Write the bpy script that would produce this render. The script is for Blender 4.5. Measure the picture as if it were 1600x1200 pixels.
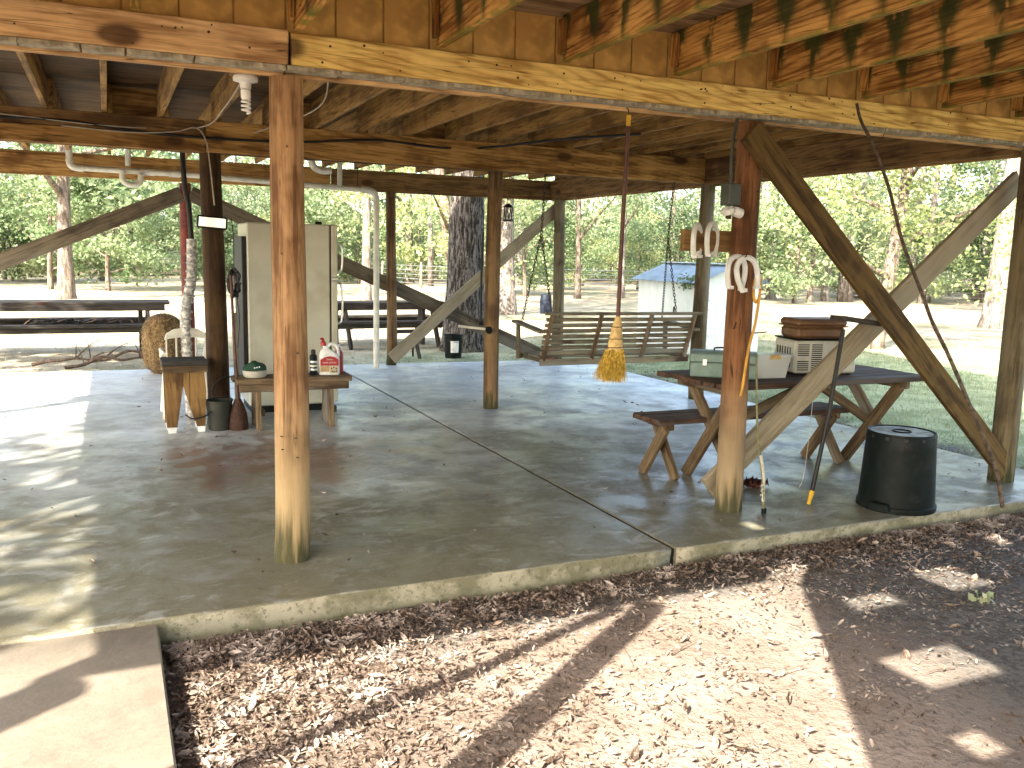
import bpy, bmesh, math, random
import numpy as np
from mathutils import Vector, Matrix, Quaternion

for _o in list(bpy.data.objects):
    bpy.data.objects.remove(_o, do_unlink=True)
SC = bpy.context.scene
COL = SC.collection
rnd = random.Random(11)
nrg = np.random.default_rng(7)
rad = math.radians

# ------------------------------------------------------------------ camera
EYE = Vector((0.0, 0.0, 1.6))
PITCH, ROLL, YAW, FPX = .1458, .0226, .4245, 1395.0
_f = Vector((math.sin(YAW)*math.cos(PITCH), math.cos(YAW)*math.cos(PITCH), -math.sin(PITCH)))
_r = Vector((math.cos(YAW), -math.sin(YAW), 0))
_u = _r.cross(_f)
_r2 = math.cos(ROLL)*_r + math.sin(ROLL)*_u
_u2 = -math.sin(ROLL)*_r + math.cos(ROLL)*_u
cam = bpy.data.cameras.new('camera')
cam.sensor_width = 36.0
cam.lens = 36.0*FPX/1600.0
cam.clip_start = .05
cam.clip_end = 2000
cam_o = bpy.data.objects.new('camera', cam)
COL.objects.link(cam_o)
M = Matrix(((_r2.x, _u2.x, -_f.x, EYE.x), (_r2.y, _u2.y, -_f.y, EYE.y), (_r2.z, _u2.z, -_f.z, EYE.z), (0, 0, 0, 1)))
cam_o.matrix_world = M
SC.camera = cam_o

# ------------------------------------------------------------------ light
SUN_EL = rad(38)
AZ = Vector((-.81, -.585, 0)).normalized()
TO_SUN = Vector((AZ.x*math.cos(SUN_EL), AZ.y*math.cos(SUN_EL), math.sin(SUN_EL)))
world = bpy.data.worlds.new('World')
SC.world = world
world.use_nodes = True
wn = world.node_tree
sky = wn.nodes.new('ShaderNodeTexSky')
sky.sky_type = 'NISHITA'
sky.sun_disc = False
sky.sun_elevation = SUN_EL
sky.sun_rotation = math.atan2(AZ.x, AZ.y)
sky.dust_density = 2.5
sky.air_density = 1.0
sky.ozone_density = .6
bg = wn.nodes['Background']
bg.inputs[1].default_value = .15
wn.links.new(sky.outputs[0], bg.inputs[0])
sun = bpy.data.lights.new('sun', 'SUN')
sun.energy = 3.3
sun.angle = rad(.53)
sun.color = (1.0, .93, .82)
sun_o = bpy.data.objects.new('sun', sun)
COL.objects.link(sun_o)
sun_o.location = (-20, -15, 30)
sun_o.rotation_euler = TO_SUN.to_track_quat('Z', 'Y').to_euler()
SC.view_settings.view_transform = 'Standard'
SC.view_settings.look = 'None'
SC.view_settings.gamma = 1.0
SC.view_settings.use_curve_mapping = False
SC.view_settings.exposure = 2.95
SC.render.engine = 'CYCLES'
SC.cycles.max_bounces = 5
SC.cycles.diffuse_bounces = 3
SC.cycles.transparent_max_bounces = 6
SC.cycles.sample_clamp_indirect = 8

# ------------------------------------------------------------------ material helpers
class NT:
    def __init__(s, name):
        s.m = bpy.data.materials.new(name)
        s.m.use_nodes = True
        s.t = s.m.node_tree
        s.b = s.t.nodes['Principled BSDF']
        s.out = s.t.nodes['Material Output']
    def n(s, typ, **kw):
        nd = s.t.nodes.new(typ)
        for k, v in kw.items():
            setattr(nd, k, v)
        return nd
    def link(s, a, b):
        s.t.links.new(a, b)
    def setin(s, nd, i, v):
        if hasattr(v, 'links'):
            s.link(v, nd.inputs[i])
        else:
            nd.inputs[i].default_value = v
    def math(s, op, a, b=0.0, c=None):
        nd = s.n('ShaderNodeMath', operation=op)
        s.setin(nd, 0, a); s.setin(nd, 1, b)
        if c is not None: s.setin(nd, 2, c)
        return nd.outputs[0]
    def vadd(s, a, b):
        nd = s.n('ShaderNodeVectorMath', operation='ADD')
        s.setin(nd, 0, a); s.setin(nd, 1, b)
        return nd.outputs[0]
    def vmul(s, a, b):
        nd = s.n('ShaderNodeVectorMath', operation='MULTIPLY')
        s.setin(nd, 0, a); s.setin(nd, 1, b)
        return nd.outputs[0]
    def noise(s, vec, scale=5, detail=4, rough=.55, dist=0):
        nd = s.n('ShaderNodeTexNoise')
        if vec is not None: s.link(vec, nd.inputs['Vector'])
        nd.inputs['Scale'].default_value = scale
        nd.inputs['Detail'].default_value = detail
        nd.inputs['Roughness'].default_value = rough
        nd.inputs['Distortion'].default_value = dist
        return nd.outputs[0]
    def ramp(s, fac, lo, hi, a=0.0, b=1.0):
        nd = s.n('ShaderNodeMapRange', interpolation_type='SMOOTHSTEP')
        s.setin(nd, 0, fac)
        nd.inputs[1].default_value = lo; nd.inputs[2].default_value = hi
        nd.inputs[3].default_value = a; nd.inputs[4].default_value = b
        return nd.outputs[0]
    def mix(s, fac, a, b, blend='MIX'):
        nd = s.n('ShaderNodeMix', data_type='RGBA', blend_type=blend)
        s.setin(nd, 0, fac)
        for i, v in ((6, a), (7, b)):
            if hasattr(v, 'links'): s.link(v, nd.inputs[i])
            else: nd.inputs[i].default_value = (*v, 1)
        return nd.outputs[2]
    def bump(s, h, strength=.3, dist=.01):
        nd = s.n('ShaderNodeBump')
        nd.inputs['Strength'].default_value = strength
        nd.inputs['Distance'].default_value = dist
        s.link(h, nd.inputs['Height'])
        s.link(nd.outputs[0], s.b.inputs['Normal'])
    def obj(s):
        return s.n('ShaderNodeTexCoord').outputs['Object']
    def pos(s):
        return s.n('ShaderNodeNewGeometry').outputs['Position']
    def rand(s):
        return s.n('ShaderNodeObjectInfo').outputs['Random']
    def comb(s, x, y, z):
        nd = s.n('ShaderNodeCombineXYZ')
        for i, v in enumerate((x, y, z)): s.setin(nd, i, v)
        return nd.outputs[0]
    def sep(s, v):
        nd = s.n('ShaderNodeSeparateXYZ'); s.link(v, nd.inputs[0])
        return nd.outputs
    def col(s, c):
        if hasattr(c, 'links'): s.link(c, s.b.inputs['Base Color'])
        else: s.b.inputs['Base Color'].default_value = (*c, 1)
    def set(s, rough=.7, metal=0.0, spec=.5):
        s.b.inputs['Roughness'].default_value = rough
        s.b.inputs['Metallic'].default_value = metal
        s.b.inputs['Specular IOR Level'].default_value = spec

def wood(name, base, dark, axis='X', wave=.55, knots=.8, moss=0.0, weather=0.0, drips=False, rings=7.0, grey=(.30, .28, .24), rough=.8, pale_base=None):
    """long-grain timber; axis is the local length axis of the piece"""
    k = NT(name)
    o = k.obj()
    r = k.rand()
    off = k.comb(k.math('MULTIPLY', r, 37.0), k.math('MULTIPLY', r, 91.0), k.math('MULTIPLY', r, 53.0))
    if axis == 'X': st, kn = (.11, 1.0, 1.0), (1.7, 3.4, 3.4)
    else: st, kn = (1.0, 1.0, .16), (3.0, 3.0, .9)
    p = k.vadd(k.vmul(o, st), off)
    warp = k.noise(p, 2.2, 2, .5)
    pw = k.vadd(p, k.comb(0.0, k.math('MULTIPLY', warp, .22), k.math('MULTIPLY', warp, .22)))
    wv = k.n('ShaderNodeTexWave', wave_type='BANDS', bands_direction='DIAGONAL')
    k.link(pw, wv.inputs[0])
    wv.inputs['Scale'].default_value = rings*2.3
    wv.inputs['Distortion'].default_value = 4.5
    wv.inputs['Detail'].default_value = 1.2
    wv.inputs['Detail Scale'].default_value = 1.1
    fine = k.noise(p, 42, 3, .7)
    sv = (.06, 1.0, 1.0) if axis == 'X' else (1.0, 1.0, .045)
    streak = k.noise(k.vadd(k.vmul(o, sv), off), 18, 3, .65)
    blot = k.noise(k.vadd(o, off), 2.4, 3, .6)
    line = k.math('POWER', wv.outputs[1], 3.0)
    c = k.mix(k.math('MULTIPLY', line, wave), base, dark)
    c = k.mix(k.ramp(fine, .46, .64, 0, .5), c, dark)
    c = k.mix(k.ramp(streak, .50, .62, 0, .7), c, tuple(x*.75 for x in dark))
    c = k.mix(k.ramp(streak, .48, .38, 0, .5), c, tuple(min(1, x*1.4) for x in base))
    c = k.mix(k.ramp(blot, .50, .66, 0, .65), c, tuple(x*.7 for x in dark))
    c = k.mix(k.ramp(blot, .48, .36, 0, .4), c, tuple(min(1, x*1.3) for x in base))
    if knots:
        vo = k.n('ShaderNodeTexVoronoi')
        vo.inputs['Scale'].default_value = 1.0
        k.link(k.vadd(k.vmul(o, kn), off), vo.inputs['Vector'])
        kd = k.math('ADD', vo.outputs['Distance'], k.math('MULTIPLY', k.math('SUBTRACT', fine, .5), .08))
        c = k.mix(k.ramp(kd, .36, .20, 0, knots*.4), c, dark)
        c = k.mix(k.ramp(kd, .20, .11, 0, knots), c, (.045, .018, .007))
    crk = k.noise(k.vadd(k.vmul(o, (.03, 1, 1) if axis == 'X' else (1, 1, .02)), k.vadd(off, (3.1, 5.2, 1.7))), 15, 2, .5)
    crack = k.math('ABSOLUTE', k.math('SUBTRACT', crk, .56))
    c = k.mix(k.ramp(crack, .006, .001, 0, .8), c, tuple(x*.25 for x in dark))
    if weather:
        wn_ = k.noise(k.vadd(k.vmul(o, st), off), 5, 5, .6)
        c = k.mix(k.ramp(wn_, .7-.5*weather, .95-.4*weather), c, grey)
    if drips:
        xyz = k.sep(o)
        fr = k.math('FRACT', k.math('DIVIDE', xyz[0], .147*2))
        tri = k.math('ABSOLUTE', k.math('SUBTRACT', fr, .5))
        wob = k.noise(k.vadd(k.vmul(o, (3.0, 1, 1.6)), off), 3, 3, .65)
        lim = k.math('MULTIPLY', k.ramp(wob, .30, .52), k.ramp(xyz[2], -.15, .1, .25, 1))
        msk = k.ramp(k.math('SUBTRACT', k.math('MULTIPLY', lim, .36), tri), -.05, .20)
        gcol = k.mix(k.noise(k.vadd(o, off), 9, 2), (.012, .02, .006), (.07, .085, .015))
        c = k.mix(k.math('MULTIPLY', msk, .93), c, gcol)
        edge = k.ramp(xyz[2], -.095, -.116)
        c = k.mix(k.math('MULTIPLY', edge, k.ramp(wob, .35, .6, 0, .7)), c, (.16, .17, .02))
    if moss:
        z = k.sep(o)[2]
        if pale_base:
            c = k.mix(k.ramp(k.math('ADD', z, k.math('MULTIPLY', blot, .5)), 1.25, .55, 0, .75), c, pale_base)
        stx = k.noise(k.vmul(o, (14, 14, 1.1)), 1.6, 3, .6)
        h = k.math('ADD', z, k.math('MULTIPLY', k.math('SUBTRACT', stx, .5), .75))
        c = k.mix(k.ramp(h, .26*moss, .02, 0, .92), c, (.032, .036, .012))
    k.col(c)
    k.set(rough, 0, .25)
    hgt = k.math('ADD', k.math('MULTIPLY', fine, .6), k.math('MULTIPLY', streak, .9))
    k.bump(hgt, .55, .006)
    return k.m

def flat(name, col, rough=.6, metal=0.0, var=.18, scale=9.0, spec=.4, dirt=None, dirt_amt=.5, bump=.05):
    k = NT(name)
    o = k.obj()
    a = k.noise(o, scale, 3, .6)
    c = k.mix(k.ramp(a, .38, .62, 0, 1), tuple(x*(1-var) for x in col), tuple(min(1, x*(1+var*.5)) for x in col))
    if dirt:
        b = k.noise(o, scale*.45, 3, .7)
        c = k.mix(k.ramp(b, .52, .64, 0, dirt_amt), c, dirt)
    k.col(c)
    k.set(rough, metal, spec)
    if bump: k.bump(a, bump, .004)
    return k.m

MAT = {}
MAT['beam'] = wood('pine_beam', (.42, .235, .072), (.17, .072, .015), wave=.75)
MAT['beam_new'] = wood('pine_beam_yellow', (.80, .55, .17), (.44, .23, .05), wave=.85, rings=8)
MAT['beam_red'] = wood('pine_beam_pinkish', (.62, .39, .18), (.32, .155, .055), wave=.5)
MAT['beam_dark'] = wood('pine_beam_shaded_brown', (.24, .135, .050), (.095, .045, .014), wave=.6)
MAT['joist'] = wood('floor_joist_wood', (.34, .19, .055), (.13, .06, .014), wave=.45, knots=.5)
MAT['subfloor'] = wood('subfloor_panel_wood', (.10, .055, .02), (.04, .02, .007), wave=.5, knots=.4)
MAT['deckjoist'] = wood('stained_deck_joist', (.62, .32, .08), (.22, .08, .014), wave=.95, drips=True, rings=9)
MAT['deckboard'] = wood('deck_board_wood', (.26, .17, .09), (.11, .06, .025), wave=.5)
MAT['siding'] = flat('ochre_siding_paint', (.60, .34, .085), .75, var=.3, scale=5, dirt=(.36, .19, .05), dirt_amt=.5, bump=.3)
MAT['edge'] = flat('chipped_pale_edge', (.42, .36, .25), .9, var=.3, scale=14, dirt=(.13, .10, .06), dirt_amt=.7, bump=.5)
MAT['post'] = wood('round_post_wood', (.36, .205, .095), (.13, .05, .016), 'Z', wave=.3, knots=.9, moss=1.4, pale_base=(.40, .29, .14))
MAT['post_black'] = wood('round_post_in_shade', (.065, .034, .010), (.022, .010, .003), 'Z', wave=.35, knots=.6, moss=.6)  # silhouette shade of the middle post put into its wood colour
MAT['post_red_brown'] = wood('round_post_red_brown', (.20, .088, .034), (.075, .026, .009), 'Z', wave=.3, knots=.9, moss=1.2, pale_base=(.34, .255, .14))
MAT['brace_dark'] = wood('brace_dark_brown', (.12, .072, .02), (.042, .022, .005), wave=.5, weather=.15, grey=(.20, .16, .09))
MAT['post_dark'] = wood('round_post_wood_brown', (.19, .115, .052), (.075, .038, .015), 'Z', wave=.35, knots=.6, moss=.8)
MAT['post_grey'] = wood('round_post_weathered', (.15, .115, .06), (.06, .042, .02), 'Z', wave=.3, knots=.5, moss=.7, weather=.4, grey=(.19, .165, .11))
MAT['post_red'] = flat('red_painted_post', (.16, .03, .018), .7, var=.35, dirt=(.07, .02, .015))
MAT['brace'] = wood('brace_wood', (.30, .22, .115), (.17, .10, .045), wave=.5, weather=.35)
MAT['brace_grey'] = wood('brace_weathered', (.31, .245, .145), (.15, .105, .05), wave=.4, weather=.7, knots=.4, grey=(.29, .24, .16))
MAT['oldwood'] = wood('weathered_plank', (.13, .10, .062), (.05, .035, .02), wave=.4, weather=.6, grey=(.14, .125, .09))
MAT['swingwood'] = wood('swing_slat', (.21, .17, .105), (.09, .065, .036), wave=.4, weather=.5, grey=(.23, .205, .15))
MAT['blackwood'] = wood('blackened_plank', (.05, .042, .032), (.016, .013, .01), wave=.4, weather=.3, grey=(.075, .072, .064))
MAT['redwood'] = wood('brown_stained_plank', (.10, .055, .032), (.035, .017, .009), wave=.4, weather=.45, grey=(.12, .11, .10))
MAT['legwood'] = wood('brown_table_leg', (.17, .115, .06), (.065, .038, .018), wave=.4, weather=.4)
MAT['stool'] = wood('orange_stool_wood', (.21, .12, .04), (.085, .04, .013), 'Z', wave=.5)
MAT['white'] = flat('white_paint', (.74, .73, .68), .5, dirt=(.42, .39, .31), dirt_amt=.25)
MAT['fridge'] = flat('cream_enamel', (.56, .53, .40), .35, var=.06, scale=3, dirt=(.34, .29, .18), dirt_amt=.45, bump=.02)
MAT['pvc'] = flat('cream_pvc', (.66, .62, .50), .45, var=.1, dirt=(.42, .37, .27), dirt_amt=.4)
MAT['black'] = flat('black_plastic', (.005, .008, .0065), .5, var=.3, scale=14, spec=.14, dirt=(.016, .016, .014), dirt_amt=.6)
MAT['dark'] = flat('dark_metal', (.018, .016, .014), .5, .3)
MAT['iron'] = flat('rusty_iron', (.055, .04, .03), .6, .5, dirt=(.10, .045, .02))
MAT['chrome'] = flat('worn_chrome', (.62, .60, .56), .28, .9, var=.15)
MAT['yellow'] = flat('yellow_plastic', (.62, .36, .02), .5)
MAT['cordy'] = flat('yellow_orange_rubber', (.55, .27, .02), .5)
MAT['straw'] = flat('broom_straw', (.58, .37, .05), .8, var=.45, scale=60)
MAT['strawcap'] = flat('broom_sleeve', (.56, .38, .14), .7, var=.25, scale=30)
MAT['handle'] = flat('dark_red_handle', (.085, .026, .014), .5, var=.3)
MAT['hay'] = flat('hay_brown', (.15, .092, .036), .95, var=.6, scale=40, dirt=(.09, .05, .02), dirt_amt=.7, bump=.6)
MAT['red'] = flat('red_plastic', (.36, .02, .018), .45)
MAT['orange'] = flat('orange_brush', (.05, .018, .009), .8, var=.4, scale=40)
MAT['green'] = flat('toolbox_green', (.19, .27, .225), .5, var=.12, dirt=(.10, .15, .12), dirt_amt=.5)
MAT['green_dark'] = flat('dark_green_cloth', (.012, .05, .025), .8)
MAT['green_bucket'] = flat('olive_plastic', (.022, .022, .012), .6)
MAT['brown'] = flat('brown_plastic_box', (.17, .085, .035), .55, var=.2, dirt=(.08, .035, .015))
MAT['beige'] = flat('beige_appliance', (.56, .53, .43), .5, var=.1, dirt=(.36, .32, .24))
MAT['grille'] = flat('grille_black', (.02, .02, .018), .6)
MAT['blue'] = flat('dark_blue_barrel', (.012, .018, .035), .5)
MAT['shedwall'] = flat('shed_wall_white', (.66, .67, .60), .6, var=.08, scale=2, dirt=(.45, .44, .36), dirt_amt=.3)
MAT['shedroof'] = flat('galvanised_roof', (.42, .52, .60), .45, .25, var=.15, scale=4)
MAT['wrap'] = flat('pipe_wrap', (.5, .48, .43), .8, var=.5, scale=30, dirt=(.1, .1, .09), dirt_amt=.6, bump=.5)
MAT['cable_b'] = flat('black_cable', (.012, .011, .01), .5)
MAT['cable_w'] = flat('grey_cable', (.42, .36, .26), .6)
MAT['bulb'] = flat('white_glass', (.80, .80, .76), .2, var=.03)
MAT['stick'] = flat('bark_stick', (.11, .075, .05), .9, var=.5, scale=30, bump=.5)
MAT['greybox'] = flat('grey_green_box', (.05, .055, .04), .5)
MAT['cloth_r'] = flat('red_rag', (.12, .035, .022), .9, var=.5, scale=25)
MAT['string'] = flat('pale_string', (.5, .46, .36), .9)

def glassy():
    k = NT('clear_plastic')
    k.col((.93, .94, .90))
    k.set(.2, 0, .5)
    k.b.inputs['Transmission Weight'].default_value = .55
    k.b.inputs['IOR'].default_value = 1.08
    return k.m
MAT['clear'] = glassy()

def mirror_mat():
    k = NT('mirror_glass')
    k.col((.86, .87, .86)); k.set(.12, .75, .5)
    return k.m
MAT['mirror'] = mirror_mat()

def concrete(name, tone, stain_shade=.9):
    k = NT(name)
    p = k.pos()
    a = k.noise(p, .6, 4, .65, .5)
    b = k.noise(p, 2.4, 5, .72, .3)
    f = k.noise(p, 55, 2, .7)
    g = k.noise(k.vadd(p, (7.3, 2.1, 0)), .8, 4, .65)
    sc = k.noise(k.vmul(p, (1.0, 1.5, 1)), 2.6, 5, .7, .8)
    sx = k.sep(p)
    c = k.mix(k.ramp(a, .40, .60), tuple(x*.72 for x in tone), tone)
    c = k.mix(k.ramp(b, .50, .64, 0, .5), c, tuple(x*.5 for x in tone))
    c = k.mix(k.ramp(b, .46, .36, 0, .45), c, tuple(min(1, x*1.3) for x in tone))
    # olive staining; also paints the weaker light toward the slab's front
    near = k.math('ADD', sx[1], k.math('MULTIPLY', k.math('SUBTRACT', g, .5), 9.0))
    c = k.mix(k.ramp(near, 10.5, 5.0, 0, stain_shade), c, (.115, .095, .036))
    c = k.mix(k.ramp(sc, .53, .66, 0, .22), c, tuple(min(1, x*1.15) for x in tone))
    c = k.mix(k.ramp(sc, .46, .34, 0, .35), c, tuple(x*.5 for x in tone))
    c = k.mix(k.ramp(f, .53, .68, 0, .3), c, tuple(x*.4 for x in tone))
    c = k.mix(k.ramp(f, .40, .30, 0, .12), c, tuple(min(1, x*1.2) for x in tone))
    # rust-brown spill stain beside the bench
    dx = k.math('SUBTRACT', sx[0], 1.25); dy = k.math('SUBTRACT', sx[1], 6.9)
    dd = k.math('SQRT', k.math('ADD', k.math('MULTIPLY', dx, dx), k.math('MULTIPLY', k.math('MULTIPLY', dy, dy), 1.4)))
    st = k.ramp(k.math('ADD', dd, k.math('MULTIPLY', k.math('SUBTRACT', b, .5), 5.0)), .95, .45, 0, .75)
    c = k.mix(st, c, (.15, .07, .035))
    k.col(c)
    k.set(.7, 0, .5)
    r = k.ramp(b, .4, .62, .28, .55)
    k.link(r, k.b.inputs['Roughness'])
    k.bump(k.math('ADD', k.math('MULTIPLY', f, .4), b), .35, .008)
    return k.m
MAT['slab'] = concrete('slab_concrete', (.66, .67, .65))
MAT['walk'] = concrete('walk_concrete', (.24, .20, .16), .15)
def slab_face():
    k = NT('slab_face_concrete')
    p = k.pos()
    b = k.noise(p, 3.2, 6, .7); f = k.noise(p, 40, 5, .7)
    c = k.mix(k.ramp(b, .42, .6), (.33, .295, .20), (.15, .135, .075))
    c = k.mix(k.ramp(f, .54, .66, 0, .7), c, (.06, .055, .03))
    c = k.mix(k.ramp(k.math('ADD', k.sep(p)[2], k.math('MULTIPLY', b, .08)), -.03, -.09, 0, .6), c, (.09, .09, .035))
    k.col(c); k.set(.9); k.bump(f, .6, .01)
    return k.m
MAT['slabface'] = slab_face()

def ground_mat():
    k = NT('yard_ground')
    p = k.pos()
    s = k.sep(p)
    n1 = k.noise(p, .35, 5, .6); n2 = k.noise(p, 2.0, 6, .65); n3 = k.noise(p, 28, 4, .7); n4 = k.noise(p, .09, 4, .55)
    sand = k.mix(k.ramp(n2, .4, .6), (.205, .158, .122), (.28, .222, .178))
    sand = k.mix(k.ramp(n3, .52, .66, 0, .6), sand, (.09, .062, .042))
    soil = k.mix(k.ramp(n3, .4, .6), (.085, .075, .064), (.16, .142, .122))  # darker soil also puts the deck's shade into the right and slab-foot colour
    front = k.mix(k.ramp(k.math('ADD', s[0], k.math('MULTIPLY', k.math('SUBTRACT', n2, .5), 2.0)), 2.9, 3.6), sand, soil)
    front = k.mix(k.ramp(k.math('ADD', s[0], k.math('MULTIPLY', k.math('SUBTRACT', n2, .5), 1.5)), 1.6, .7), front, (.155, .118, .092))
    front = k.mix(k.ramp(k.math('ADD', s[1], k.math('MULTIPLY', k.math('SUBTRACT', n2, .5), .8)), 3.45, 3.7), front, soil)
    grass = k.mix(k.ramp(n2, .4, .6), (.19, .23, .11), (.36, .39, .22))
    grass = k.mix(k.ramp(n3, .48, .62, 0, .6), grass, (.31, .28, .17))
    straw = k.mix(k.ramp(n2, .4, .6), (.27, .225, .15), (.38, .325, .23))
    straw = k.mix(k.ramp(n1, .5, .6, 0, .55), straw, (.19, .19, .09))
    # distance from the house's far right corner of the slab
    dx = k.math('SUBTRACT', s[0], 5.0); dy = k.math('SUBTRACT', s[1], 8.0)
    d = k.math('SQRT', k.math('ADD', k.math('MULTIPLY', dx, dx), k.math('MULTIPLY', dy, dy)))
    d = k.math('ADD', d, k.math('MULTIPLY', k.math('SUBTRACT', n1, .5), 7.0))
    c = k.mix(k.ramp(k.math('SUBTRACT', d, k.math('MULTIPLY', k.math('SUBTRACT', s[0], 6.5), .45)), 4.6, 8.5), grass, straw)
    ring = k.ramp(k.math('ADD', k.math('MAXIMUM', k.math('SUBTRACT', s[0], 6.5), k.math('SUBTRACT', s[1], 12.3)), k.math('MULTIPLY', k.math('SUBTRACT', n2, .5), 1.5)), .9, .3)
    c = k.mix(ring, c, soil)
    mfront = k.ramp(k.math('ADD', s[1], k.math('MULTIPLY', k.math('SUBTRACT', n1, .5), 1.2)), 4.6, 4.0)
    mfx = k.ramp(k.math('ADD', s[0], k.math('MULTIPLY', n1, 2)), 9.5, 8.0)
    c = k.mix(k.math('MULTIPLY', mfront, mfx), c, front)
    wood_floor = k.math('ADD', k.math('SQRT', k.math('ADD', k.math('MULTIPLY', s[0], s[0]), k.math('MULTIPLY', s[1], s[1]))), k.math('MULTIPLY', n4, 14))
    c = k.mix(k.ramp(wood_floor, 56, 66), c, (.11, .085, .05))
    k.col(c); k.set(.95, 0, .15)
    k.bump(k.math('ADD', n3, k.math('MULTIPLY', n2, 1.5)), .6, .03)
    return k.m
MAT['ground'] = ground_mat()

def leaf_mat(name, cols, trans=.45, scale=.45):
    k = NT(name)
    p = k.pos()
    a = k.noise(p, scale, 3, .6); b = k.noise(p, 7, 2, .6)
    c = k.mix(k.ramp(a, .42, .58), cols[0], cols[1])
    c = k.mix(k.ramp(b, .48, .62, 0, .85), c, cols[2])
    if scale < 1:
        w = k.noise(p, .11, 3, .6)
        c = k.mix(k.ramp(w, .44, .36, 0, .6), c, tuple(x*.45 for x in cols[0]))
        c = k.mix(k.ramp(w, .53, .63, 0, .6), c, tuple(min(1, x*1.2) for x in cols[2]))
    k.col(c); k.set(.55, 0, .3)
    tr = k.n('ShaderNodeBsdfTranslucent'); k.link(c, tr.inputs[0])
    mx = k.n('ShaderNodeMixShader'); mx.inputs[0].default_value = trans
    k.link(k.b.outputs[0], mx.inputs[1]); k.link(tr.outputs[0], mx.inputs[2])
    k.link(mx.outputs[0], k.out.inputs[0])
    return k.m
MAT['leaf'] = leaf_mat('oak_leaf', ((.105, .17, .065), (.23, .30, .14), (.37, .42, .24)))
MAT['leaf_y'] = leaf_mat('yellow_green_leaf', ((.22, .26, .085), (.35, .38, .16), (.46, .46, .24)))
MAT['leaf_d'] = leaf_mat('dark_leaf', ((.075, .13, .05), (.16, .22, .09), (.27, .31, .15)))
MAT['grass'] = leaf_mat('grass_blade', ((.19, .25, .11), (.31, .36, .18), (.42, .41, .25)), .3, 1.5)
MAT['dead'] = leaf_mat('dry_leaf', ((.225, .16, .118), (.06, .04, .026), (.43, .345, .275)), .10, 45)
def bark(name, a, b, sc=1.0):
    k = NT(name)
    o = k.pos()
    n = k.noise(k.vmul(o, (5*sc, 5*sc, .9*sc)), 2.2, 5, .65, .8)
    f = k.noise(o, 20, 4, .6)
    c = k.mix(k.ramp(n, .43, .57), a, b)
    c = k.mix(k.ramp(f, .5, .65, 0, .5), c, tuple(x*.5 for x in a))
    k.col(c); k.set(.95, 0, .15); k.bump(n, 1.0, .05)
    return k.m
MAT['bark'] = bark('oak_bark', (.03, .025, .02), (.19, .165, .14), 2.6)
MAT['bark_p'] = bark('pale_bark', (.13, .105, .085), (.27, .235, .20))
MAT['bark_d'] = bark('brown_bark', (.10, .075, .055), (.22, .175, .135))

# ------------------------------------------------------------------ geometry helpers
def link(o, parent=None):
    COL.objects.link(o)
    if parent is not None: o.parent = parent
    return o

def empty(name, label, cat, loc=(0, 0, 0), rz=0.0, group=None):
    o = bpy.data.objects.new(name, None)
    o.empty_display_size = .1
    o.location = loc
    o.rotation_euler = (0, 0, rz)
    tag(o, label, cat, group)
    return link(o)

def tag(o, label=None, cat=None, group=None, kind=None):
    if label: o['label'] = label
    if cat: o['category'] = cat
    if group: o['group'] = group
    if kind: o['kind'] = kind
    return o

def mesh_obj(name, me, mat, parent=None, loc=(0, 0, 0), rot=None):
    o = bpy.data.objects.new(name, me)
    if mat is not None and not me.materials:
        me.materials.append(MAT[mat] if isinstance(mat, str) else mat)
    o.location = loc
    if rot is not None:
        if isinstance(rot, Quaternion):
            o.rotation_mode = 'QUATERNION'; o.rotation_quaternion = rot
        else: o.rotation_euler = rot
    return link(o, parent)

def bm_mesh(bm, name, smooth=False, ang=None):
    bmesh.ops.recalc_face_normals(bm, faces=bm.faces)
    me = bpy.data.meshes.new(name)
    bm.to_mesh(me); bm.free()
    if smooth:
        for p in me.polygons: p.use_smooth = True
        if ang is not None:
            me.set_sharp_from_angle(angle=ang)
    return me

def add_box(bm, c, s, q=None, taper=None):
    """box of size s centred at c"""
    vs = []
    for i in range(8):
        v = Vector(((i & 1)-.5, ((i >> 1) & 1)-.5, ((i >> 2) & 1)-.5))
        if taper and v.z < 0: v.x *= taper; v.y *= taper
        v = Vector((v.x*s[0], v.y*s[1], v.z*s[2]))
        if q is not None: v = q @ v
        vs.append(bm.verts.new(v+Vector(c)))
    for f in ((0, 2, 3, 1), (4, 5, 7, 6), (0, 1, 5, 4), (2, 6, 7, 3), (0, 4, 6, 2), (1, 3, 7, 5)):
        bm.faces.new([vs[i] for i in f])
    return vs

_cache = {}
def box_mesh(s, bev=.004, jit=0.0, seed=0):
    key = (tuple(round(x, 4) for x in s), bev, jit, seed)
    if key in _cache: return _cache[key]
    bm = bmesh.new()
    add_box(bm, (0, 0, 0), s)
    if jit:
        rr = random.Random(seed)
        for v in bm.verts: v.co += Vector((rr.uniform(-jit, jit)*2, rr.uniform(-jit, jit), rr.uniform(-jit, jit)))
    if bev:
        bmesh.ops.bevel(bm, geom=bm.edges[:], offset=bev, segments=1, affect='EDGES', clamp_overlap=True)
    me = bm_mesh(bm, 'box')
    _cache[key] = me
    return me

def box(name, lo, hi, mat, parent=None, bev=.004, jit=0.0, seed=0, axis='X'):
    """axis aligned box; mesh length axis stays local X (or as asked) so that grain follows it"""
    lo = Vector(lo); hi = Vector(hi); c = (lo+hi)/2; s = hi-lo
    m = MAT[mat] if isinstance(mat, str) else mat
    if axis == 'Y':
        me = box_mesh((s.y, s.x, s.z), bev, jit, seed).copy()
        return mesh_obj(name, me, m, parent, c, (0, 0, math.pi/2))
    if axis == 'Z':
        me = box_mesh((s.z, s.y, s.x), bev, jit, seed).copy()
        return mesh_obj(name, me, m, parent, c, (0, -math.pi/2, 0))
    me = box_mesh(tuple(s), bev, jit, seed).copy()
    return mesh_obj(name, me, m, parent, c)

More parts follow.
